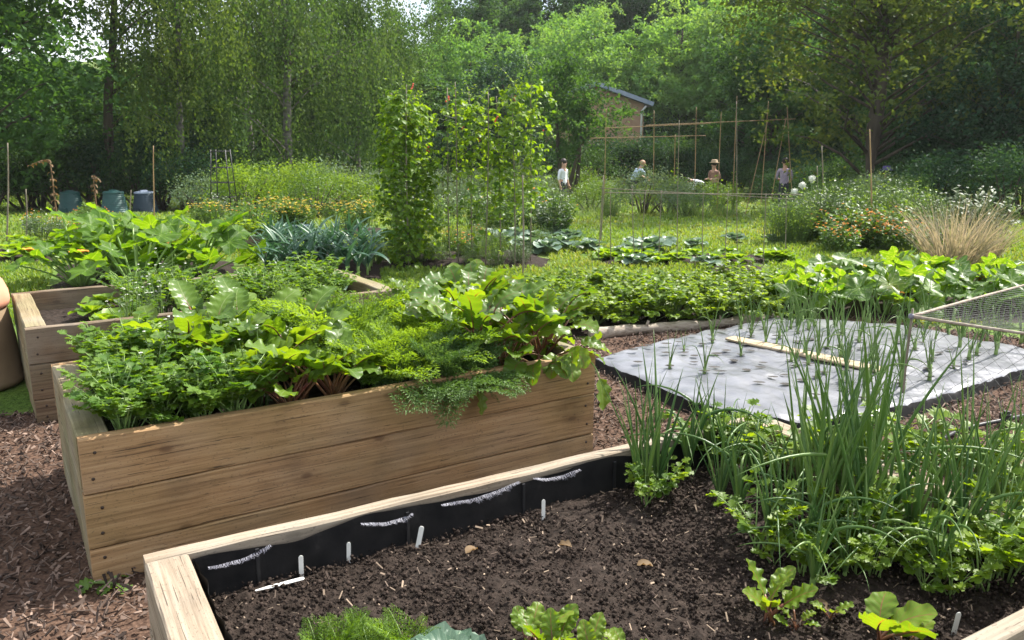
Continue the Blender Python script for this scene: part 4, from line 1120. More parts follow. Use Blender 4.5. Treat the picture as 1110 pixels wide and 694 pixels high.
# plant labels
def label_part():
    g = Geo(); n = 9; w, h, t = .0075, .13, .0018
    pr = [(-w * .35, -h * .35), (w * .35, -h * .35), (w, 0), (w, h * .6)] + [(w * cos(a), h * .6 + w * sin(a)) for a in np.linspace(.2, pi - .2, 5)] + [(-w, h * .6), (-w, 0)]
    V = np.array([(x, -t / 2, z) for x, z in pr] + [(x, t / 2, z) for x, z in pr]); k = len(pr); i = np.arange(k)
    g.add(V, [i[None], (i + k)[::-1][None], np.stack((i, i + k, np.roll(i, -1) + k, np.roll(i, -1)), 1)]); return g
lab_me = label_part().mesh('plant_label', M['label'], False)
def put_label(p, text, rx=0., ry=0., rz=.3, sc=1.0):
    o = bpy.data.objects.new('plant_label', lab_me); COL.objects.link(o); o.location = tuple(p); o.rotation_euler = (rx, ry, rz); o.scale = (sc,) * 3
    tag(o, text, 'plant label', 'white plant labels in the front bed')
put_label(f1(327, 628), 'white plant label standing nearest the left corner, above a fallen one', 0, .02, .2, .92)
put_label(f1(378, 611), 'short upright white plant label, second along the black liner', 0, .04, .4, .85)
put_label(f1(452, 598), 'white plant label leaning to the right in front of the black liner', 0, .2, .1, 1.05)
put_label(f1(589, 565), 'white plant label by the liner farthest from the left corner', 0, 0, .5, .95)
put_label(f1(1033, 690), 'white plant label standing by the near rim under the celery', .1, .05, .0, .9)
put_label(f1(296, 643) + np.array((0, 0, .022)), 'white plant label fallen flat on the soil', -pi / 2, 0, -1.05, 1.1)
# weed by the path
K_weed = Kind('broadleaf_weed', 'weed', [chard_plant(81, 5, .05, .06, .030, 'pale_stem', 'parsley', .45)])
K_weed.put(gp(122, 636), 'small green weed sprouting from the bark under the plank corner', None, 1.2)
# a dead leaf or two on the soil
random.seed(9)
for (x, y, t_) in ((620, 600, 'curled'), (505, 607, 'brown'), (690, 620, 'crumpled'), (880, 660, 'pale')):
    g = Geo(); sp = arc((0, 0, .012), R_(0, 6), .4, -.6, .055, 6); blade(g, sp, .016 * ov(np.linspace(0, 1, 7)), 3, cup=.5, ruf=.3, rnd=random.random())
    o = obj('dead_leaf', g, M['deadleaf'], None, True, tuple(f1(x, y) + np.array((0, 0, .01)))); tag(o, {'curled': 'curled dry leaf lying on the bare soil below the farthest label', 'brown': 'brown dry leaf lying in the middle of the bare soil', 'crumpled': 'crumpled dry leaf on the soil near the sprawling onions', 'pale': 'pale dry leaf on the soil between beetroot seedlings'}[t_], 'dead leaf')

# ---- membrane onions
K_ms = Kind('onion_seedling', 'onion', [onion_plant(91, 4, .32, .0045, .15), onion_plant(92, 5, .38, .005, .35), onion_plant(93, 3, .26, .0045, .1)])
for i, p in enumerate(HOLES):
    if (p[0] > 1.9 and random.random() < .7) or random.random() < .10:
        K_ms.put((p[0], p[1], MZ), 'thin young onion growing through a hole in the silvery membrane', 'onions in the membrane', R_(.75, 1.35))
for i in range(26):
    q = gp(R_(850, 1110), R_(345, 375), .02); K_ms.put(q, 'grassy onion growing beyond the far edge of the silvery membrane', 'onions behind the membrane', R_(1.0, 1.5))

# ---- celery rows beyond the log
K_row = Kind('potato_plant', 'potato', [compound_plant(i, 22, .34, .050, 'celery', 'stem', pairs=2, W=.52, jag=.3, teeth=2, spread=62, droop=.7) for i in (101, 102, 103)])
for j, py in enumerate((362, 354, 346, 339, 333)):
    for i in range(11):
        x = 572 + 26 * i + R_(-7, 7) + (j % 2) * 12
        q = gt(x, py - (x - 560) * .045 + R_(-2, 2)); K_row.put(q + np.array((0, 0, .04)), ('bushy bright green potato plant in the row just beyond the bleached log' if j < 2 else 'bushy bright green potato plant deep in the leafy block before the lawn'), 'potato row by the log' if j < 2 else 'potato block before the lawn', R_(.8, 1.1), szz=.95)
K_sq = Kind('squash_plant', 'squash', [courgette_plant(111, 13, .42, .19, 'squash', 1, .35), courgette_plant(112, 12, .40, .20, 'squash', 0, .35), courgette_plant(113, 13, .44, .18, 'squash', 2, .35)])
for (x, y, v) in ((862, 330, 0), (900, 338, 1), (905, 318, 2), (948, 326, 1), (960, 342, 0), (990, 318, 1), (1010, 335, 1), (1040, 322, 0), (1058, 340, 1), (1090, 324, 1), (1110, 338, 2), (1125, 320, 0), (872, 345, 1)):
    K_sq.put(gt(x, y), 'silver mottled squash plant in the sprawling patch behind the membrane', 'squash patch behind the membrane', R_(.85, 1.1), v=v)
K_co = Kind('courgette_plant', 'courgette', [courgette_plant(121, 22, .78, .21, 'courgette', 1, -.1), courgette_plant(122, 22, .74, .22, 'courgette', 2, -.1), courgette_plant(123, 22, .76, .20, 'courgette', 1, -.1)])
for (x, y, v, lb) in ((88, 312, 0, 'big leaved courgette with orange flowers beyond the empty end of the back bed'), (128, 303, 1, 'tall courgette with upright bright leaves, in the middle of the clump'), (178, 306, 2, 'spreading courgette with an orange flower near the leeks'), (150, 318, 0, 'dark centred courgette crowding the back rim of the bed'), (215, 302, 1, 'courgette at the leek side of the big leaved clump')):
    K_co.put(gt(x, y), lb, 'courgettes behind the back bed', R_(1.0, 1.12), v=v)
K_le = Kind('leek_plant', 'leek', [leek_plant(i, 9, .52) for i in (131, 132, 133)])
for j in range(6):
    for i in range(10):
        q = gt(291 + 12.2 * i + R_(-3, 3) + j * .8, 303 - j * 6.0 + R_(-1.5, 1.5)); K_le.put(q + np.array((0, 0, .04)), 'blue green leek in the dense leek patch behind the raised beds', 'leeks in the patch', R_(.85, 1.15))

# ---- runner beans on canes
def stick(a, b, r0, mt, label, cat='cane', name='bamboo_cane', group=None):
    g = Geo(); a = np.asarray(a, float); b = np.asarray(b, float); n_ = 12; t_ = np.linspace(0, 1, n_); pp = (b - a)[None] * t_[:, None]
    pp[:, 0] += .012 * np.sin(t_ * 4 + a[0] * 3); tube(g, pp, r0 * (1 - .35 * t_) * (1 + .18 * (np.arange(n_) % 3 == 0)), 6)
    o = obj(name, g, M[mt], None, True, tuple(a)); tag(o, label, cat, group); return o
VB = []
canes = [(430, 286, 1), (442, 291, 1), (455, 286, 1), (488, 283, 0), (498, 288, 0), (513, 283, 0), (527, 289, 0), (543, 284, 0), (558, 289, 0), (574, 286, 0)]
for i, (x, y, full) in enumerate(canes):
    q = gt(x, y); h = R_(2.15, 2.35)
    tip = q + np.array((R_(-.06, .06), R_(-.06, .06), h + .1))
    stick(q - np.array((0, 0, .05)), tip, .010, 'greycane', 'bean cane inside the dense leafy column of beans' if full else 'bean cane with its lower half bare, in the bean row', group='canes under the bean column' if full else 'canes along the bean row')
    if full:
        o_ = (bean_vine(200 + i, .03, h, 560, .19, .068, 1)); lb, gr = 'runner bean climbing thickly from the ground up, in the dense left column', 'beans of the dense column'
    else:
        o_ = (bean_vine(200 + i, h * (.5 if i < 6 else .34), h + (-.35, -.12, -.05, .0, .05, .15, .18)[i - 3], (0, 90, 150, 110, 150, 270, 220)[i - 3] + 8, .22, .068, 1)); lb, gr = 'runner bean with leaves gathered in its upper half along the cane row', 'beans of the open row'
    r = empty('runner_bean', tuple(q)); [obj(n_, g_, m_, r) for n_, g_, m_ in o_()]; tag(r, lb, 'bean plant', gr)
for (x, y) in ((475, 287), (506, 290), (535, 286)):      # thin plants low between the canes
    r = empty('runner_bean', tuple(gt(x, y))); [obj(n_, g_, m_, r) for n_, g_, m_ in bean_vine(230 + x, .05, 1.3, 40, .14, .07, 0)()]; tag(r, 'young bean shoot low down between the bare cane feet', 'bean plant', 'low bean shoots')
K_fl = Kind('flowering_plant', 'flower', [herb_clump(141, 40, .42, .22, 'herb', .06, 'orangefl', 22, .022), herb_clump(142, 40, .38, .24, 'herb', .055, 'yellowfl', 26, .024), herb_clump(143, 46, .5, .26, 'herbgrey', .055, 'whitefl', 14, .018), herb_clump(144, 40, .5, .22, 'herb', .06, 'redfl', 14, .024), herb_clump(145, 60, .55, .32, 'herb', .07, 'orangefl', 5, .018)])
for (x, y) in ((490, 272), (503, 280), (515, 268)): K_fl.put(gt(x, y), 'orange flower clump seen through the bare feet of the bean row', 'orange flowers under the beans', R_(.8, 1.0), v=0)

# ---- bamboo frames
def frame_thing(name, label, org, members, r0=.012, mt='cane'):
    r = empty(name, tuple(org)); tag(r, label, 'cane frame')
    for a, b in members: cane(a, b, r0, r, mt, 'cane', org)
    return r
def up(x, yb, ytop, dx=0.):
    q = gt(x, yb); return q - np.array((0, 0, .1)), at(x + dx, ytop, q[1])
Df = gt(750, 286)[1]
mem_ = [up(x, 284 + (i % 2) * 3, t_, dx) for i, (x, t_, dx) in enumerate(((648, 192, 6), (662, 206, 0), (688, 200, -3), (694, 206, 6), (714, 206, 3), (734, 130, 2), (762, 208, 0), (786, 207, 3), (800, 110, -2), (828, 210, 2), (852, 212, 0)))]
mem_ += [(at(655, 209, Df), at(868, 211, Df + .2)), (at(650, 204, Df + .5), at(862, 216, Df - .2))]
frame_thing('cane_trellis', 'low cane frame with two crossing rails standing across the lawn', gt(750, 286), mem_, .0062, 'greycane')
Dh = gt(790, 232)[1]
def up2(x, x2, yt, D=Dh):
    a = at(x, YH, D); a[2] = float(terrain(a[0], D)) - .1; return a, at(x2, yt, D)
mem_ = [up2(657, 657, 118), up2(711, 709, 120), up2(756, 755, 116), up2(781, 782, 122), up2(798, 799, 104), up2(829, 833, 110), up2(812, 832, 132), up2(866, 853, 116, Dh), up2(838, 852, 128), up2(733, 732, 146)]
mem_ += [(at(640, 150, Dh), at(765, 147, Dh)), (at(700, 136, Dh), at(862, 129, Dh)), (at(655, 139, Dh + .3), at(770, 134, Dh + .3))]
frame_thing('bamboo_trellis', 'tall bamboo frame with top rails and leaning end canes in front of the dark trees', at(790, 232, Dh), mem_, .014, 'cane')
K_pea = Kind('climbing_pea', 'pea plant', [herb_clump(151, 26, 1.3, .25, 'bean', .075, None, 0, lps=12), herb_clump(152, 24, 1.1, .28, 'bean', .075, None, 0, lps=12)])
for x in (735, 782, 799): K_pea.put(up2(x, x, 120)[0] + np.array((0, 0, .1)), 'climbing pea beginning to scramble up the tall bamboo frame', 'peas on the bamboo frame', R_(.9, 1.2))
for (x, y, h, mt, lb) in ((7, 262, 155, 'greycane', 'tall grey pole standing alone at the far left of the garden'), (28, 258, 205, 'greycane', 'short bent stick beside the tall grey pole'), (141, 250, 206, 'greycane', 'stake standing between the two green compost bins'), (166, 240, 158, 'cane', 'tallest stake leaning beside the dark compost bin'), (893, 252, 158, 'greycane', 'grey post rising out of the flower border before the dark trees'), (886, 250, 180, 'greycane', 'short grey post next to the taller one in the border'), (945, 262, 140, 'cane', 'branching stick in front of the oak trunk'), (566, 300, 190, 'greycane', 'loose cane standing at the right end of the bean row'), (652, 262, 190, 'greycane', 'dark cane in the long grass left of the low frame')):
    a, b = up(x, y, h, R_(-3, 3)); stick(a, b, .014, mt, lb, 'stake', 'stake')

# ---- middle distance plants
for (x, y) in ((560, 258), (580, 262), (600, 256), (618, 260), (545, 266), (532, 262), (570, 272), (592, 274), (610, 270), (640, 272), (690, 278), (705, 274)):
    K_cab.put(gt(x, y), 'large blue green cabbage on the ground right of the bean row', 'cabbages right of the beans', R_(1.2, 1.7))
for i in range(16):
    K_let.put(gt(575 + i * 9 + R_(-3, 3), 314 + R_(-3, 3) - i * .3), 'yellow green lettuce in the line between lawn and potato block', 'lettuces by the lawn', R_(.9, 1.3))
for i in range(26):
    K_let.put(gt(R_(640, 850), R_(277, 287)), 'small salad plant in the narrow soil strip across the lawn', 'salads in the lawn strip', R_(.8, 1.5))
for i in range(10): K_cab.put(gt(R_(646, 850), R_(262, 290)), 'small grey cabbage in the grassy plots around the low frame', 'cabbages around the low frame', R_(.7, 1.1))
for i in range(22): K_fl.put(gt(R_(845, 995), R_(262, 276)), 'orange flowered clump in the border before the dark trees', 'orange flowers of the border', R_(1.1, 1.5), v=0 if random.random() < .55 else 4)
K_bd = Kind('border_plant', 'plant', [herb_clump(146, 110, .85, .5, 'herb', .055, None, 0), herb_clump(147, 110, .8, .5, 'herbgrey', .05, 'whitefl', 12, .018), herb_clump(148, 100, .95, .45, 'shrubyel', .05, None, 0)])
for i in range(30):
    x_ = R_(845, 1000); K_bd.put(gt(x_, R_(246, 266)), 'leafy border plant between the orange flowers and the dark trees', 'leafy border plants', R_(.75, 1.0) if x_ < 885 else R_(.9, 1.25))
for i in range(24): K_bd.put(gt(R_(405, 600), R_(262, 290)), 'low leafy plant at the feet of the bean canes', 'plants under the beans', R_(.35, .5))
for i in range(15): K_fl.put(gt(R_(205, 400), R_(240, 248)), 'yellow flowered clump in the long border beyond the leeks', 'yellow flower border', R_(1.3, 1.8), v=1)
for i in range(16): K_fl.put(gt(R_(205, 400), R_(228, 240)), 'yellow and green clump at the back of the long flower border', 'back of the yellow border', R_(1.1, 1.5), v=random.choice((1, 1, 2)))
for i in range(12): K_fl.put(gt(R_(400, 640), R_(228, 262)), 'green herb clump in the plots beyond the bean row', 'herbs beyond the beans', R_(1.2, 1.9), v=random.choice((2, 4)))
for i in range(12): K_fl.put(gt(R_(20, 120), R_(246, 272)), 'rambling plant on the weedy plot below the compost bins', 'plants below the compost bins', R_(.7, 1.1), v=random.choice((2, 4, 0, 4)))
for i in range(8): K_let.put(gt(R_(-10, 62), R_(262, 284)), 'yellowing low plant on the soil strip left of the courgettes', 'low plants left of the courgettes', R_(1.0, 1.6))
for i in range(6): K_fl.put(gt(R_(255, 305), R_(250, 262)), 'green clump beside the dark planter box', 'clumps by the planter box', R_(.9, 1.2), v=4)
K_tall = Kind('meadow_grass', 'grass tuft', [grass_tuft(161, 130, .6, .55, .008, lean=.8), grass_tuft(162, 120, .45, .6, .008, 'grass', .9), grass_tuft(163, 120, .7, .5, .007, lean=.7)])
for i in range(34): K_tall.put(gt(R_(590, 870), R_(208, 240)), 'tuft of long meadow grass beyond the low cane frame', 'long grass beyond the low frame', R_(.5, .9))
for i in range(13): K_bd.put(gt(R_(590, 850), R_(206, 236)), 'soft green weed clump in the rough grass beyond the low frame', 'weeds in the rough grass', R_(.5, .9))
K_tuft = Kind('ornamental_grass', 'grass tuft', [grass_tuft(165, 420, 1.0, .55, .006, 'tuft', .6)])
K_tuft.put(gt(1030, 286), 'large buff pink ornamental grass fountain at the lawn corner', None, 1.0)
K_tuft.put(gt(1062, 280), 'smaller buff ornamental grass behind the large one', None, .75)
for (x, y) in ((1050, 262), (1075, 262), (1035, 258)): K_fl.put(gt(x, y), 'pale yellow flowered clump behind the ornamental grass', 'pale flowers behind the grass', 1.9, v=2)
def allium():
    f, s = Geo(), Geo(); tube(s, [(0, 0, 0), (.02, 0, .7), (0, .01, 1.25)], .008, 5)
    D_ = diamond(1, .5, .1); r = np.random.default_rng(4); f.inst(D_, rand_frames(160, 0, r) * .045, unit(r.normal(size=(160, 3))) * .085 + np.array((0, 0, 1.3))); ball(f, (0, 0, 1.3), .08)
    return [('flower', f, M['whitefl']), ('stem', s, M['stem'])]
K_al = Kind('allium_flower', 'allium', [allium])
for (x, y, lb) in ((880, 194, 'highest pale globe allium in front of the dark trees'), (870, 201, 'middle pale globe allium in front of the dark trees'), (861, 208, 'lowest pale globe allium by the cane foot'), ):
    q = at(x, y, 17.0); K_al.put((q[0], q[1], q[2] - .91), lb, 'pale globe alliums', .7)

# ---- shrubs and hedges
SH = dict(hedge=[shrub(301, 2.0, 1.5, 34, 120, .10, 'hedge'), shrub(302, 2.2, 1.6, 34, 120, .10, 'evergreen')], yel=[shrub(303, 1.3, 1.0, 26, 110, .07, 'shrubyel'), shrub(306, 1.4, 1.0, 26, 110, .06, 'herb')], grey=[shrub(304, 1.4, 1.1, 26, 110, .07, 'shrubgrey'), shrub(305, 1.2, 1.1, 26, 110, .07, 'herb')])
K_hedge = Kind('dark_shrub', 'shrub', SH['hedge']); K_sy = Kind('bright_shrub', 'shrub', SH['yel']); K_sg = Kind('grey_shrub', 'shrub', SH['grey'])
def ground_at(px, D): x = at(px, YH, D)[0]; return np.array((x, D, float(terrain(x, D))))
for i, (x, D, s_) in enumerate(((-20, 29, 1.2), (20, 30, 1.1), (60, 29.5, 1.2), (110, 29.5, 1.3), (150, 29, 1.1), (195, 28, 1.0), (85, 30, 1.5), (215, 31, 1.4), (35, 31, 1.4), (165, 30, 1.4))):
    K_hedge.put(ground_at(x, D), 'dark green shrub of the hedge behind the compost bins', 'hedge behind the compost bins', s_)
for i in range(26): K_hedge.put(ground_at(235 + i * 25 + R_(-8, 8), R_(40, 44)), 'dark shrub of the understorey along the edge of the wood', 'understorey of the wood', R_(1.0, 1.4))
for i in range(22): K_hedge.put(ground_at(-40 + i * 56 + R_(-12, 12), R_(48, 52)), 'dark shrub deep under the trees of the wood', 'deep understorey', R_(1.5, 2.0))
for (x, D, s_, lb) in ((262, 22, 1.15, 'bright green shrub in the back border beside the obelisk'), (340, 21, 1.0, 'rounded yellow green shrub in the back border'), (318, 22.5, 1.2, 'dense green shrub between two paler ones in the back border'), (280, 24, 1.2, 'feathery bright shrub behind the obelisk'), (372, 24, 1.0, 'small bright shrub near the bean column')):
    K_sy.put(ground_at(x, D), lb, 'bright shrubs of the back border', s_)
for i, (x, D, s_) in enumerate(((215, 24, .9), (390, 24, 1.0), (355, 27, 1.3), (310, 28, 1.3), (400, 30, 1.2), (245, 29, 1.3), (440, 28, 1.2))): K_sg.put(ground_at(x, D), 'loose grey green shrub at the back of the garden, left of the beans', 'grey shrubs behind the border', s_)
for i, (x, D, s_) in enumerate(((640, 27, .9), (700, 25, 1.1), (725, 26, 1.0), (745, 24, .8), (660, 30, 1.0), (590, 28, .9), (560, 26, 1.1), (520, 27, 1.1), (780, 30, .9), (480, 29, 1.1), (630, 36.5, 1.2), (570, 36, 1.3))): K_sg.put(ground_at(x, D), 'loose green bush among the far plots where people are working', 'bushes of the far plots', s_)
for i, (x, D, s_) in enumerate(((985, 19.5, .55), (1018, 20, .75), (1062, 19.5, .6), (1100, 19, .8), (1000, 23, .8), (1045, 23.5, .7), (915, 31, .9), (880, 31, .8), (985, 27, .8), (850, 32, .7), (1120, 21, .9), (905, 35, .9), (940, 36, .8), (860, 37, 1.0), (820, 38, .8), (780, 39, 1.0))): K_hedge.put(ground_at(x, D), 'dark shrub under the evergreen and the oak', 'dark shrubs on the oak side', s_)
for (x, D) in ((915, 20), (940, 21), (900, 22), (960, 20)): K_sg.put(ground_at(x, D), 'airy umbel topped shrub at the back of the orange border', 'airy shrubs behind the orange border', .85)

# ---- trees
T = {}
T['broad'] = Kind('broadleaf_tree', 'tree', [tree(401, 13, 4.6, 1.4, 120, 190, .26, 'darkbroad', tr=.26, lump=.3)])
T['weep'] = Kind('weeping_birch', 'birch tree', [tree(402, 13, 4.4, 2.0, 120, 260, .13, 'birchleaf', 'birch', .20, 2.4, W=.6), tree(403, 12, 2.8, 2.2, 75, 260, .13, 'birchyel', 'birch', .14, 2.2, W=.6)])
T['open'] = Kind('thin_birch', 'birch tree', [tree(404, 13, 3.4, 3.2, 34, 120, .17, 'darkbroad', 'barkT', .20, limbs=.95, lean=(1.2, 0), sig=.17)])
T['wood'] = Kind('ash_tree', 'tree', [tree(405, 10.5, 3.9, 1.2, 170, 130, .24, 'woodlight', tr=.25, lump=.22, squash=.75, sig=.105), tree(406, 9.5, 3.5, 1.0, 160, 130, .24, 'woodlight', tr=.22, lump=.35, squash=.75, sig=.105)])
T['dark'] = Kind('dark_tree', 'tree', [tree(407, 13, 4.4, 1.5, 150, 120, .30, 'wooddark', tr=.3, sig=.11, squash=.75), tree(408, 12, 3.9, 1.0, 140, 120, .30, 'wooddark', tr=.3, lump=.4, sig=.11, squash=.75)])
T['pine'] = Kind('rounded_pine', 'pine tree', [tree(409, 6.4, 2.6, 1.2, 100, 170, .17, 'pine', tr=.16, lump=.1)])
T['small'] = Kind('multi_stemmed_tree', 'tree', [tree(410, 4.7, 2.0, 1.6, 70, 130, .14, 'darkbroad', tr=.09, trunks=4, limbs=.7)])
T['oak'] = Kind('oak_tree', 'oak tree', [tree(411, 12, 4.2, 1.0, 130, 180, .17, 'oak', tr=.27, limbs=.9, lump=.25, squash=.5)])
T['ever'] = Kind('evergreen_tree', 'evergreen tree', [tree(412, 9, 3.2, .3, 120, 170, .17, 'evergreen', tr=.2, lump=.3)])
def plant_tree(k, px, D, label, group=None, sc=1.0, v=None, rz=None, szz=1.0): return T[k].put(ground_at(px, D), label, group, sc, rz, v, 0, szz)
plant_tree('broad', -35, 26, 'dense dark broadleaf tree at the far left of the garden', None, 1.0)
plant_tree('broad', -90, 33, 'second dense dark broadleaf tree half outside the left edge', None, 1.1)
plant_tree('open', 118, 29, 'thin leaning tree with bare boughs, sky showing through beside the yellow birch', None, 1.0, rz=.3)
plant_tree('weep', 200, 29, 'slim yellowish weeping birch left of the big olive one', None, 1.0, v=1)
plant_tree('weep', 315, 33, 'big olive weeping birch with a pale trunk left of the beans', None, 1.05, v=0)
plant_tree('weep', 388, 37, 'weeping birch behind the bean column, its crown joined to the big olive one', None, .82, v=0)
plant_tree('weep', 272, 40, 'weeping birch standing back between the yellow one and the big olive one', None, 1.0, v=0)
plant_tree('pine', 547, 42, 'rounded blue dark pine above the bean row', None, 1.0)
plant_tree('small', 618, 35, 'small multi stemmed tree beside the brick gable', None, 1.15)
for (x, D, s_, v) in ((512, 52, .85, 0), (590, 55, .85, 1), (640, 56, .95, 0), (690, 57, .9, 1), (735, 54, .95, 0), (775, 56, 1.0, 1), (815, 52, 1.05, 0), (860, 54, 1.0, 1), (610, 62, .9, 0), (495, 60, .85, 1)):
    plant_tree('wood', x, D, 'light green ash tree in the sunlit row of the wood behind the brick gable', 'light trees of the wood', s_, v)
plant_tree('dark', 832, 41, 'narrow dark tree rising over the bamboo frame', None, .78, 1)
for (x, D, s_) in ((500, 76, .8), (520, 72, .95), (570, 76, 1.0), (620, 74, 1.05), (680, 76, 1.0), (730, 74, 1.1), (790, 76, 1.0), (850, 72, 1.1), (910, 66, 1.1), (970, 62, 1.1), (1030, 60, 1.1), (400, 70, .75), (545, 86, 1.0), (650, 88, 1.0), (760, 90, 1.0)):
    plant_tree('dark', x, D, 'dark tree on the hillside at the top of the wood', 'dark trees on the hillside', s_)
for (x, D, s_) in ((60, 46, .85), (160, 56, .62), (230, 52, .8), (330, 52, 1.05), (395, 55, 1.0), (-40, 48, 1.0)):
    plant_tree('dark', x, D, 'dark tree standing behind the weeping birches', 'dark trees behind the birches', s_, szz=.62 if x < 200 else .85)
for (x, D, s_) in ((-60, 44, .9), (5, 42, .8), (62, 44, .85), (112, 42, .75), (160, 45, .8), (215, 43, .75), (255, 46, .9), (300, 45, .9), (350, 46, .9), (420, 46, .8), (455, 48, .8)):
    plant_tree('dark', x, D, 'low dark tree filling the shade under the birches', 'low dark trees under the birches', s_, szz=.62)
plant_tree('oak', 945, 25, 'oak with a thick dark trunk and olive brown crown over the orange border', None, 1.0)
plant_tree('oak', 1075, 29, 'oak behind the dark evergreen at the edge of the garden', None, 1.05, rz=2.)
plant_tree('ever', 1088, 23, 'dense blackish evergreen beside the ornamental grass', None, .66)
plant_tree('ever', 985, 30, 'slim blackish evergreen right behind the oak trunk', None, .5, szz=1.2)
plant_tree('ever', 1050, 31, 'blackish evergreen filling the gap behind the bigger evergreen', None, .75)
plant_tree('ever', 1020, 26, 'blackish evergreen between the oak trunk and the bigger evergreen', None, .55)
plant_tree('ever', 1150, 24, 'tall blackish evergreen half outside the frame', None, 1.0)
for (x, D, s_) in ((880, 44, .8), (920, 42, .8), (1000, 40, .9), (1060, 42, .9)): plant_tree('dark', x, D, 'dark tree behind the oak', 'dark trees behind the oak', s_)
# ================================================================== objects
# ---- compost bins
def compost(mt):
    b, l = Geo(), Geo(); pr = [(.41, 0), (.41, .03), (.395, .05)]
    for i in range(9): z = .06 + .078 * i; r = .392 - .012 * i; pr += [(r, z), (r, z + .05), (r - .010, z + .056), (r - .010, z + .072)]
    lathe(b, pr + [(.275, .78), (0, .78)], 32); lathe(l, [(.30, .765), (.305, .80), (.27, .83), (.12, .86), (.10, .89), (0, .895)], 32)
    h = Geo(); box(h, (0, -.40, .12), (.26, .035, .22))
    return b, l, h
for (x, y, mt, lb) in ((78, 231, 'compost', 'green compost bin farthest from the stakes, fully in view'), (125, 232, 'compost', 'green compost bin half hidden by leaves between the stakes'), (158, 231, 'navy', 'blackish compost bin with a pale lid rim')):
    b, l, h = compost(mt); q = gt(x, y); r = empty('compost_bin', tuple(q), R_(-.4, .4)); tag(r, lb, 'compost bin', 'compost bins'); r.scale = (1.0, 1.0, .82)
    obj('body', b, M[mt], r); obj('lid', l, M[mt if mt == 'compost' else 'label'] if mt == 'compost' else M['roof'], r); obj('hatch', h, M[mt], r, False)
# ---- pot at the left edge
q = gp(-42, 418); r = empty('terracotta_pot', tuple(q)); tag(r, 'big terracotta pot with a rounded orange rim, cut by the frame edge', 'pot')
g = Geo(); lathe(g, [(0, 0), (.385, 0), (.40, .02), (.40, .045), (.385, .06), (.375, .30), (.345, .52), (.33, .56)], 40); obj('body', g, M['potbody'], r)
g = Geo(); lathe(g, [(.33, .545), (.355, .56), (.365, .60), (.36, .66), (.335, .73), (.29, .79), (.25, .815), (.22, .80), (.21, .74)], 40); obj('rim', g, M['terracotta'], r)
g = Geo(); lathe(g, [(0, .745), (.215, .742)], 30); obj('soil', g, M['soil'], r)
# ---- planter box, crate, obelisk, dead plant
def planter(px, py, w, d, h, name, label, mt, rz):
    q = gt(px, py); r = empty(name, tuple(q), rz); tag(r, label, name.replace('_', ' '))
    for y_ in (-d / 2, d / 2 - .022):
        for k_ in range(2): o = obj('board', board_geo(w, h / 2 - .004, .022, k_ + 3), M[mt], r, False); o.location = (-w / 2, y_, k_ * h / 2)
    for x_ in (-w / 2 + .022, w / 2):
        for k_ in range(2): o = obj('board', board_geo(d - .05, h / 2 - .004, .022, k_ + 8), M[mt], r, False); o.location = (x_, -d / 2 + .024, k_ * h / 2); o.rotation_euler = (0, 0, pi / 2)
    g = Geo(); box(g, (0, 0, h * .8), (w - .05, d - .05, .02)); obj('soil', g, M['soil'], r, False)
    return q
q = planter(272, 270, .72, .42, .24, 'planter_box', 'dark wooden planter box holding pale seedlings beyond the courgettes', 'oldwood', .15)
K_s = Kind('seedling', 'seedling', [compound_plant(501, 10, .22, .05, 'celery', spread=35, sub=1), compound_plant(502, 9, .2, .05, 'celery', spread=35, sub=1)])
for i in range(9): K_s.put(q + np.array((-.28 + .07 * i, R_(-.12, .12), .20)), 'pale green seedling standing in the dark planter box', 'seedlings in the planter box', R_(.9, 1.2))
q = gt(325, 256); r = empty('garden_crate', tuple(q), .2); tag(r, 'dark green open crate frame standing behind the leeks', 'crate')
for (c_, d_) in (((-.22, 0, .10), (.025, .34, .20)), ((.22, 0, .10), (.025, .34, .20)), ((0, -.17, .10), (.42, .022, .19)), ((0, .17, .10), (.42, .022, .19))): g = Geo(); box(g, c_, d_); obj('panel', g, M['compost'], r, False)
g = Geo(); box(g, (0, -.17, .205), (.48, .03, .022)); obj('rail', g, M['roof'], r, False)
q = ground_at(238, 20); r = empty('garden_obelisk', tuple(q)); tag(r, 'dark metal obelisk frame among the bright shrubs', 'obelisk')
for sx_ in (-1, 1):
    for sy_ in (-1, 1): g = Geo(); tube(g, [(sx_ * .26, sy_ * .26, -.1), (sx_ * .2, sy_ * .2, 1.0), (sx_ * .17, sy_ * .17, 1.62)], .014, 5); obj('leg', g, M['black'], r)
for z_ in (.5, .85, 1.2, 1.58):
    k_ = .26 - .055 * z_; g = Geo(); tube(g, [(-k_, -k_, z_), (k_, -k_, z_), (k_, k_, z_), (-k_, k_, z_), (-k_, -k_, z_)], .010, 4); obj('hoop', g, M['black'], r)
def dead_plant(px, py, h, label, sg, arch):
    q = gt(px, py); r = empty('dried_plant', tuple(q)); tag(r, label, 'dead plant'); s, f = Geo(), Geo(); n_ = 14; t_ = np.linspace(0, 1, n_)
    pts = np.stack((sg * arch * np.maximum(0, t_ - .6) ** 1.3 * 3, 0 * t_, h * np.minimum(1, t_ * 1.5) - .6 * h * np.maximum(0, t_ - .72) ** 1.5), 1)
    tube(s, pts, np.linspace(.022, .008, n_), 5); random.seed(px)
    for i in range(34): k_ = random.randrange(2, n_); sp = arc(pts[k_], R_(0, 6.28), -.2, -1.3, R_(.06, .14), 5); blade(f, sp, .026 * ov(np.linspace(0, 1, 6)), 2, cup=.6, ruf=.3, rnd=random.random())
    obj('stem', s, M['brown_stem'], r); obj('foliage', f, M['deadleaf'], r)
dead_plant(62, 240, 1.35, 'dried brown plant arching over to the left beside the first compost bin', -1, .5)
dead_plant(106, 240, 1.0, 'withered orange brown plant between the two green compost bins', 1, .1)
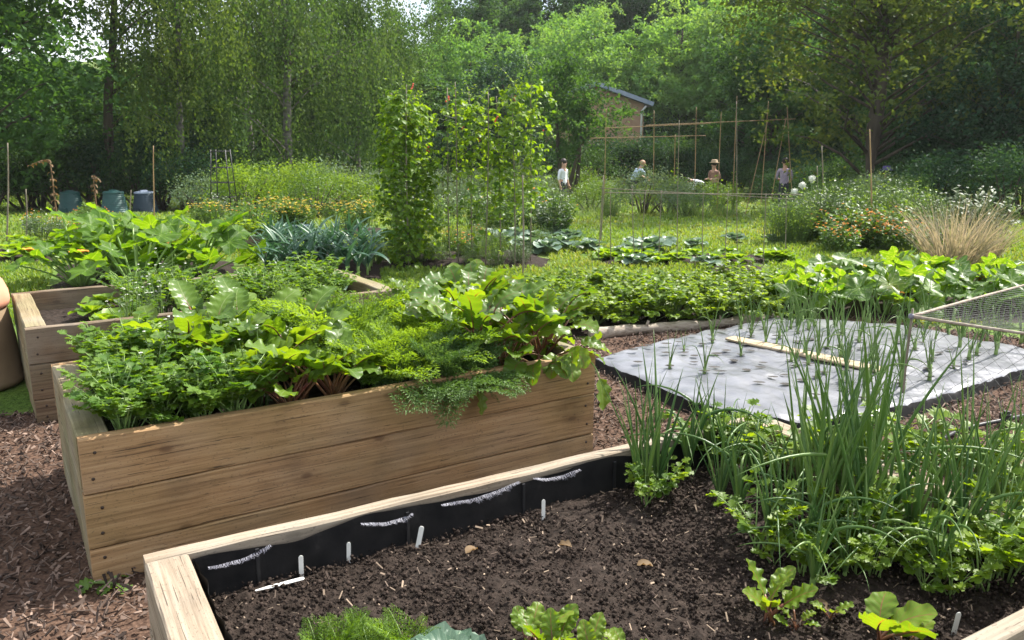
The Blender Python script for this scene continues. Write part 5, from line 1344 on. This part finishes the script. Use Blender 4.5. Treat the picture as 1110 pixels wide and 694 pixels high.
# ---- brick building
Db = 46.0
q = ground_at(645, Db); r = empty('brick_building', tuple(q), .0); tag(r, 'pale brick building with a blue grey gable roof behind the small tree', 'building')
hw = 2.6; ze = at(704, 113, Db)[2] - q[2]; zr = at(648, 94, Db)[2] - q[2]; dp = 8.0
g = Geo(); V = [(-hw, 0, 0), (hw, 0, 0), (hw, 0, ze), (0, 0, zr), (-hw, 0, ze), (-hw, dp, 0), (hw, dp, 0), (hw, dp, ze), (0, dp, zr), (-hw, dp, ze)]
g.add(V, [np.array([(0, 1, 2, 4), (1, 6, 7, 2), (5, 0, 4, 9), (6, 5, 9, 7)]), np.array([(4, 2, 3), (7, 9, 8)])]); obj('wall', g, M['brick'], r, False)
rg = Geo(); sl = math.atan2(zr - ze, hw); Lr = hw / cos(sl) + .45
for sg in (-1, 1):
    u_ = np.array((sg * cos(sl), 0, -sin(sl))); n_ = np.array((sg * sin(sl), 0, cos(sl))); a_ = np.array((0, -.35, zr + .03)); b_ = a_ + u_ * Lr
    V = [a_, b_, b_ + (0, dp + .7, 0), a_ + (0, dp + .7, 0)]; V = np.array(V); V = np.concatenate((V, V + n_ * .22)); rg.add(V, np.array([(0, 3, 2, 1), (4, 5, 6, 7), (0, 1, 5, 4), (1, 2, 6, 5), (2, 3, 7, 6)])[:, ::1])
obj('roof', rg, M['roof'], r, False)
g = Geo(); tube(g, [(hw - .12, -.09, 0), (hw - .12, -.09, ze - .35), (hw + .1, -.2, ze - .1)], .06, 7); obj('downpipe', g, M['white'], r)
for wx in (-1.5, .9):
    g = Geo(); [box(g, c_, d_) for c_, d_ in (((wx - .47, -.03, 1.5), (.07, .08, 1.2)), ((wx + .47, -.03, 1.5), (.07, .08, 1.2)), ((wx, -.03, 2.1), (1.0, .08, .07)), ((wx, -.05, .9), (1.1, .14, .07)), ((wx, -.03, 1.5), (.05, .06, 1.2)))]
    w_ = obj('window', g, M['white'], r, False); g = Geo(); box(g, (wx, -.012, 1.5), (.88, .02, 1.14)); obj('pane', g, M['glass'], w_, False)

# ---- people
skin = plain('skin', (.45, .26, .18), (.52, .31, .22), .5, 9)
def person(px, D, label, shirt, trousers, hair, pose, face=0., hat=None, H=1.72, zoff=0.0):
    """one continuous skinned body; pose gives joint positions in metres for a 1.72 m person facing -Y"""
    J = dict(pel=(0, 0, .93), bel=(0, 0, 1.08), che=(0, 0, 1.30), nek=(0, -.01, 1.46), hd0=(0, -.03, 1.55), hd1=(0, -.03, 1.66))
    for s_, k in ((-1, 'L'), (1, 'R')):
        J['hip' + k] = (s_ * .09, 0, .90); J['kne' + k] = (s_ * .10, -.02, .49); J['ank' + k] = (s_ * .10, .02, .08); J['toe' + k] = (s_ * .12, -.15, .03)
        J['sho' + k] = (s_ * .185, 0, 1.40); J['elb' + k] = (s_ * .25, .02, 1.13); J['wri' + k] = (s_ * .26, -.05, .89)
    J.update(pose)
    names = list(J); V = [Vector(J[n_]) for n_ in names]; ix = {n_: i for i, n_ in enumerate(names)}
    R = dict(pel=.15, bel=.135, che=.155, nek=.058, hd0=.085, hd1=.092)
    for k in 'LR': R.update({'hip' + k: .095, 'kne' + k: .062, 'ank' + k: .045, 'toe' + k: .035, 'sho' + k: .068, 'elb' + k: .045, 'wri' + k: .032})
    E = [('pel', 'bel'), ('bel', 'che'), ('che', 'nek'), ('nek', 'hd0'), ('hd0', 'hd1')]
    for k in 'LR': E += [('pel', 'hip' + k), ('hip' + k, 'kne' + k), ('kne' + k, 'ank' + k), ('ank' + k, 'toe' + k), ('che', 'sho' + k), ('sho' + k, 'elb' + k), ('elb' + k, 'wri' + k)]
    E = [(ix[a_], ix[b_]) for a_, b_ in E]; rad = [R[n_] for n_ in names]; seg = ['body'] * 0
    for k in 'LR':      # palm, four fingers and a thumb
        w_ = V[ix['wri' + k]]; d_ = (w_ - V[ix['elb' + k]]).normalized(); sd = Vector((0, 1, 0)) - d_ * d_.y; sd = sd.normalized() if sd.length > .1 else Vector((1, 0, 0))
        V.append(w_ + d_ * .06); rad.append(.030); pi_ = len(V) - 1; E.append((ix['wri' + k], pi_))
        for o_, l_ in ((-.028, .065), (-.009, .08), (.010, .075), (.028, .058)):
            a_ = w_ + d_ * .10 + sd * o_; V.append(a_); rad.append(.010); E.append((pi_, len(V) - 1)); V.append(a_ + d_ * l_ + Vector((0, -.02, 0))); rad.append(.008); E.append((len(V) - 2, len(V) - 1))
        V.append(w_ + d_ * .06 - sd * .05); rad.append(.011); E.append((pi_, len(V) - 1)); V.append(w_ + d_ * .10 - sd * .065); rad.append(.009); E.append((len(V) - 2, len(V) - 1))
    me = bpy.data.meshes.new('person'); me.from_pydata([tuple(v) for v in V], [tuple(e) for e in E], []); tmp = bpy.data.objects.new('tmp', me); COL.objects.link(tmp)
    tmp.modifiers.new('skin', 'SKIN'); sub = tmp.modifiers.new('sub', 'SUBSURF'); sub.levels = 1
    for i, sv in enumerate(me.skin_vertices[0].data): sv.radius = (rad[i], rad[i] * (.78 if i in (0, 1, 2) else 1)); sv.use_root = (i == 0)
    dg = bpy.context.evaluated_depsgraph_get(); m2 = bpy.data.meshes.new_from_object(tmp.evaluated_get(dg)); bpy.data.objects.remove(tmp); m2.name = 'person'
    m2.materials.clear(); cl = [skin, shirt, trousers, hair, M['black']]; [m2.materials.append(c_) for c_ in cl]
    grp = dict(hd0=0, hd1=0, nek=0, pel=2, bel=1, che=1)
    for k in 'LR': grp.update({'hip' + k: 2, 'kne' + k: 2, 'ank' + k: 2, 'toe' + k: 4, 'sho' + k: 1, 'elb' + k: 1, 'wri' + k: 0})
    P3 = [(Vector(J[a_]), Vector(J[b_]), grp[b_] if b_[:3] not in ('hip',) else 2, b_) for a_, b_ in [(names[e[0]], names[e[1]]) for e in E if e[0] < len(names) and e[1] < len(names)]]
    hc = Vector(J['hd1']); hn = (Vector(J['hd1']) - Vector(J['nek'])).normalized()
    for p in m2.polygons:
        c = p.center; best = (9, 0, '')
        for a_, b_, g_, nm in P3:
            t_ = max(0, min(1, (c - a_).dot(b_ - a_) / (b_ - a_).length_squared)); d_ = (c - (a_ + (b_ - a_) * t_)).length
            if d_ < best[0]: best = (d_, g_, nm, t_)
        g_ = best[1]; nm = best[2]
        if nm.startswith('elb'): g_ = 1
        if nm.startswith('wri'): g_ = 0 if best[3] > .25 else 1
        p.material_index = g_; p.use_smooth = True
    o = obj('person', m2, None); q = ground_at(px, D); o.location = (q[0], q[1], q[2] + zoff); o.rotation_euler = (0, 0, face); tag(o, label, 'person'); sc = H / 1.75; o.scale = (sc,) * 3
    # face features and hair as children
    fx = Vector(J['hd1']) ; fwd = Vector((0, -1, 0)); fg = Geo()
    ball(fg, fx + Vector((0, -.105, -.03)), .018, k=6)
    [ball(fg, fx + Vector((s_ * .10, 0, -.03)), .024, k=6) for s_ in (-1, 1)]
    obj('face', fg, skin, o); eg = Geo(); [ball(eg, fx + Vector((s_ * .034, -.092, .0)), .010, k=6) for s_ in (-1, 1)]; box(eg, fx + Vector((0, -.093, -.075)), (.04, .008, .008)); obj('eyes_and_mouth', eg, M['black'], o)
    hg_ = Geo(); ball(hg_, fx + Vector((0, .022, .03)), .108, k=12, sz=.98); obj('hair', hg_, hair, o)
    if hat is not None:
        hh_ = Geo(); lathe(hh_, [(.20, .06), (.205, .07), (.12, .085), (.115, .15), (.09, .18), (0, .185)], 16); hh_.V[0] += np.array(fx) + np.array((0, .015, -.0)); obj('hat', hh_, hat, o)
    return o
cw = plain('white_shirt', (.78, .80, .84), (.70, .73, .80), .8, 5); cb = plain('pale_blue_shirt', (.50, .60, .74), (.42, .52, .68), .8, 5); cp_ = plain('plaid_shirt', (.42, .34, .42), (.24, .20, .30), .8, 22)
ctd = plain('dark_trousers', (.03, .03, .045), (.05, .05, .07), .8, 5); cbr = plain('brown_jacket', (.22, .12, .09), (.30, .17, .13), .8, 5); cpu = plain('dark_purple_top', (.06, .05, .14), (.08, .07, .18), .8, 5)
hd = plain('dark_hair', (.02, .015, .012), (.035, .025, .02), .6, 20); hg2 = plain('grey_hair', (.32, .30, .28), (.4, .38, .35), .7, 20); hred = plain('fair_hair', (.36, .2, .12), (.42, .26, .16), .6, 20); htan = plain('tan_hat', (.42, .32, .2), (.36, .27, .17), .8, 10)
arms = lambda **k: k
person(611, 29, 'person in a long white shirt standing alone before the small tree', cw, ctd, hd, arms(), .9, H=1.74)
person(687, 32, 'person in a pale blue shirt bending forward over the bushes', cb, ctd, hred, arms(bel=(0, -.06, 1.06), che=(0, -.2, 1.24), nek=(0, -.31, 1.37), hd0=(0, -.36, 1.44), hd1=(0, -.40, 1.53), shoL=(-.185, -.24, 1.33), shoR=(.185, -.24, 1.33), elbL=(-.23, -.42, 1.12), elbR=(.23, -.42, 1.12), wriL=(-.16, -.6, 1.0), wriR=(.16, -.6, 1.0)), 1.9, H=1.85)
person(776, 31, 'person in a brown jacket and tan hat standing under the bamboo frame', cbr, ctd, hd, arms(wriR=(.12, -.26, 1.12), wriL=(-.12, -.26, 1.12)), -.9, htan, H=1.72)
bend = arms(pel=(0, .1, .86), bel=(0, -.02, .98), che=(0, -.24, 1.05), nek=(0, -.42, 1.05), hd0=(0, -.5, 1.05), hd1=(0, -.6, 1.04), hipL=(-.09, .1, .84), hipR=(.09, .1, .84), shoL=(-.185, -.32, 1.03), shoR=(.185, -.32, 1.03), elbL=(-.22, -.4, .78), elbR=(.22, -.4, .78), wriL=(-.16, -.5, .56), wriR=(.16, -.5, .56))
person(763, 31.5, 'dark haired person in a white top, bending down under the bamboo frame', cw, ctd, hd, bend, -1.4, H=1.72)
person(853, 27, 'person in a checked shirt and dark trousers seen between the end canes', cp_, ctd, hd, arms(wriL=(-.14, -.25, 1.02), wriR=(.14, -.25, 1.02)), 2.6, H=1.72)
person(962, 23.5, 'person in dark purple crouching in front of the oak trunk', cpu, ctd, hd, arms(pel=(0, .1, .45), bel=(0, .03, .6), che=(0, -.04, .82), nek=(0, -.07, .97), hd0=(0, -.09, 1.05), hd1=(0, -.1, 1.15), hipL=(-.1, .1, .43), hipR=(.1, .1, .43), kneL=(-.13, -.3, .5), kneR=(.13, -.3, .5), ankL=(-.11, -.12, .08), ankR=(.11, -.12, .08), toeL=(-.12, -.3, .03), toeR=(.12, -.3, .03), shoL=(-.185, -.05, .92), shoR=(.185, -.05, .92), elbL=(-.24, -.2, .7), elbR=(.24, -.2, .7), wriL=(-.16, -.38, .58), wriR=(.16, -.38, .58)), .3, cpu, H=1.72, zoff=.05)

# ================================================================== camera, sun, sky
cam = bpy.data.cameras.new('camera'); co = bpy.data.objects.new('camera', cam); COL.objects.link(co)
co.location = (0, 0, CAMH); co.rotation_euler = (pi / 2 - PITCH, 0, 0); cam.sensor_width = 36; cam.lens = F / 1110 * 36; cam.clip_end = 2000; cam.clip_start = .05
cam.dof.use_dof = True; cam.dof.focus_distance = 3.9; cam.dof.aperture_fstop = 9.0
scene.camera = co
SUN_AZ, SUN_EL = radians(51), radians(50)
su = bpy.data.lights.new('sun', 'SUN'); su.energy = 5.0; su.angle = radians(.53); su.color = (1, .95, .87)
so_ = bpy.data.objects.new('sun', su); COL.objects.link(so_); so_.rotation_euler = (pi / 2 - SUN_EL, 0, pi - SUN_AZ); so_.location = (20, 20, 30)
w = bpy.data.worlds.new('World'); scene.world = w; w.use_nodes = True; N = w.node_tree.nodes; L = w.node_tree.links; N.clear()
sky = N.new('ShaderNodeTexSky'); sky.sky_type = 'NISHITA'; sky.sun_disc = False; sky.sun_elevation = SUN_EL; sky.sun_rotation = SUN_AZ; sky.air_density = 1.0; sky.dust_density = 2.0
# broken white cloud over the blue
tc = N.new('ShaderNodeTexCoord'); no = N.new('ShaderNodeTexNoise'); no.inputs['Scale'].default_value = 2.2; no.inputs['Detail'].default_value = 6; L.new(tc.outputs['Generated'], no.inputs['Vector'])
rp = ramp(N, [(.36, (0, 0, 0)), (.56, (1, 1, 1))]); L.new(no.outputs['Fac'], rp.inputs[0])
mx = mixc(N, L, mathn(N, L, 'MULTIPLY', rp.outputs[0], .75), sky.outputs[0], (8.5, 8.6, 8.8))
bg = N.new('ShaderNodeBackground'); bg.inputs['Strength'].default_value = .10; L.new(mx, bg.inputs[0])
ow = N.new('ShaderNodeOutputWorld'); L.new(bg.outputs[0], ow.inputs[0])
vs = scene.view_settings; vs.view_transform = 'Standard'; vs.look = 'None'; vs.gamma = 1; vs.use_curve_mapping = False; vs.exposure = 1.25
scene.cycles.max_bounces = 6; scene.cycles.diffuse_bounces = 3; scene.cycles.transmission_bounces = 3; scene.cycles.transparent_max_bounces = 4; scene.cycles.glossy_bounces = 2
scene.cycles.use_denoising = True; scene.cycles.sample_clamp_indirect = 8
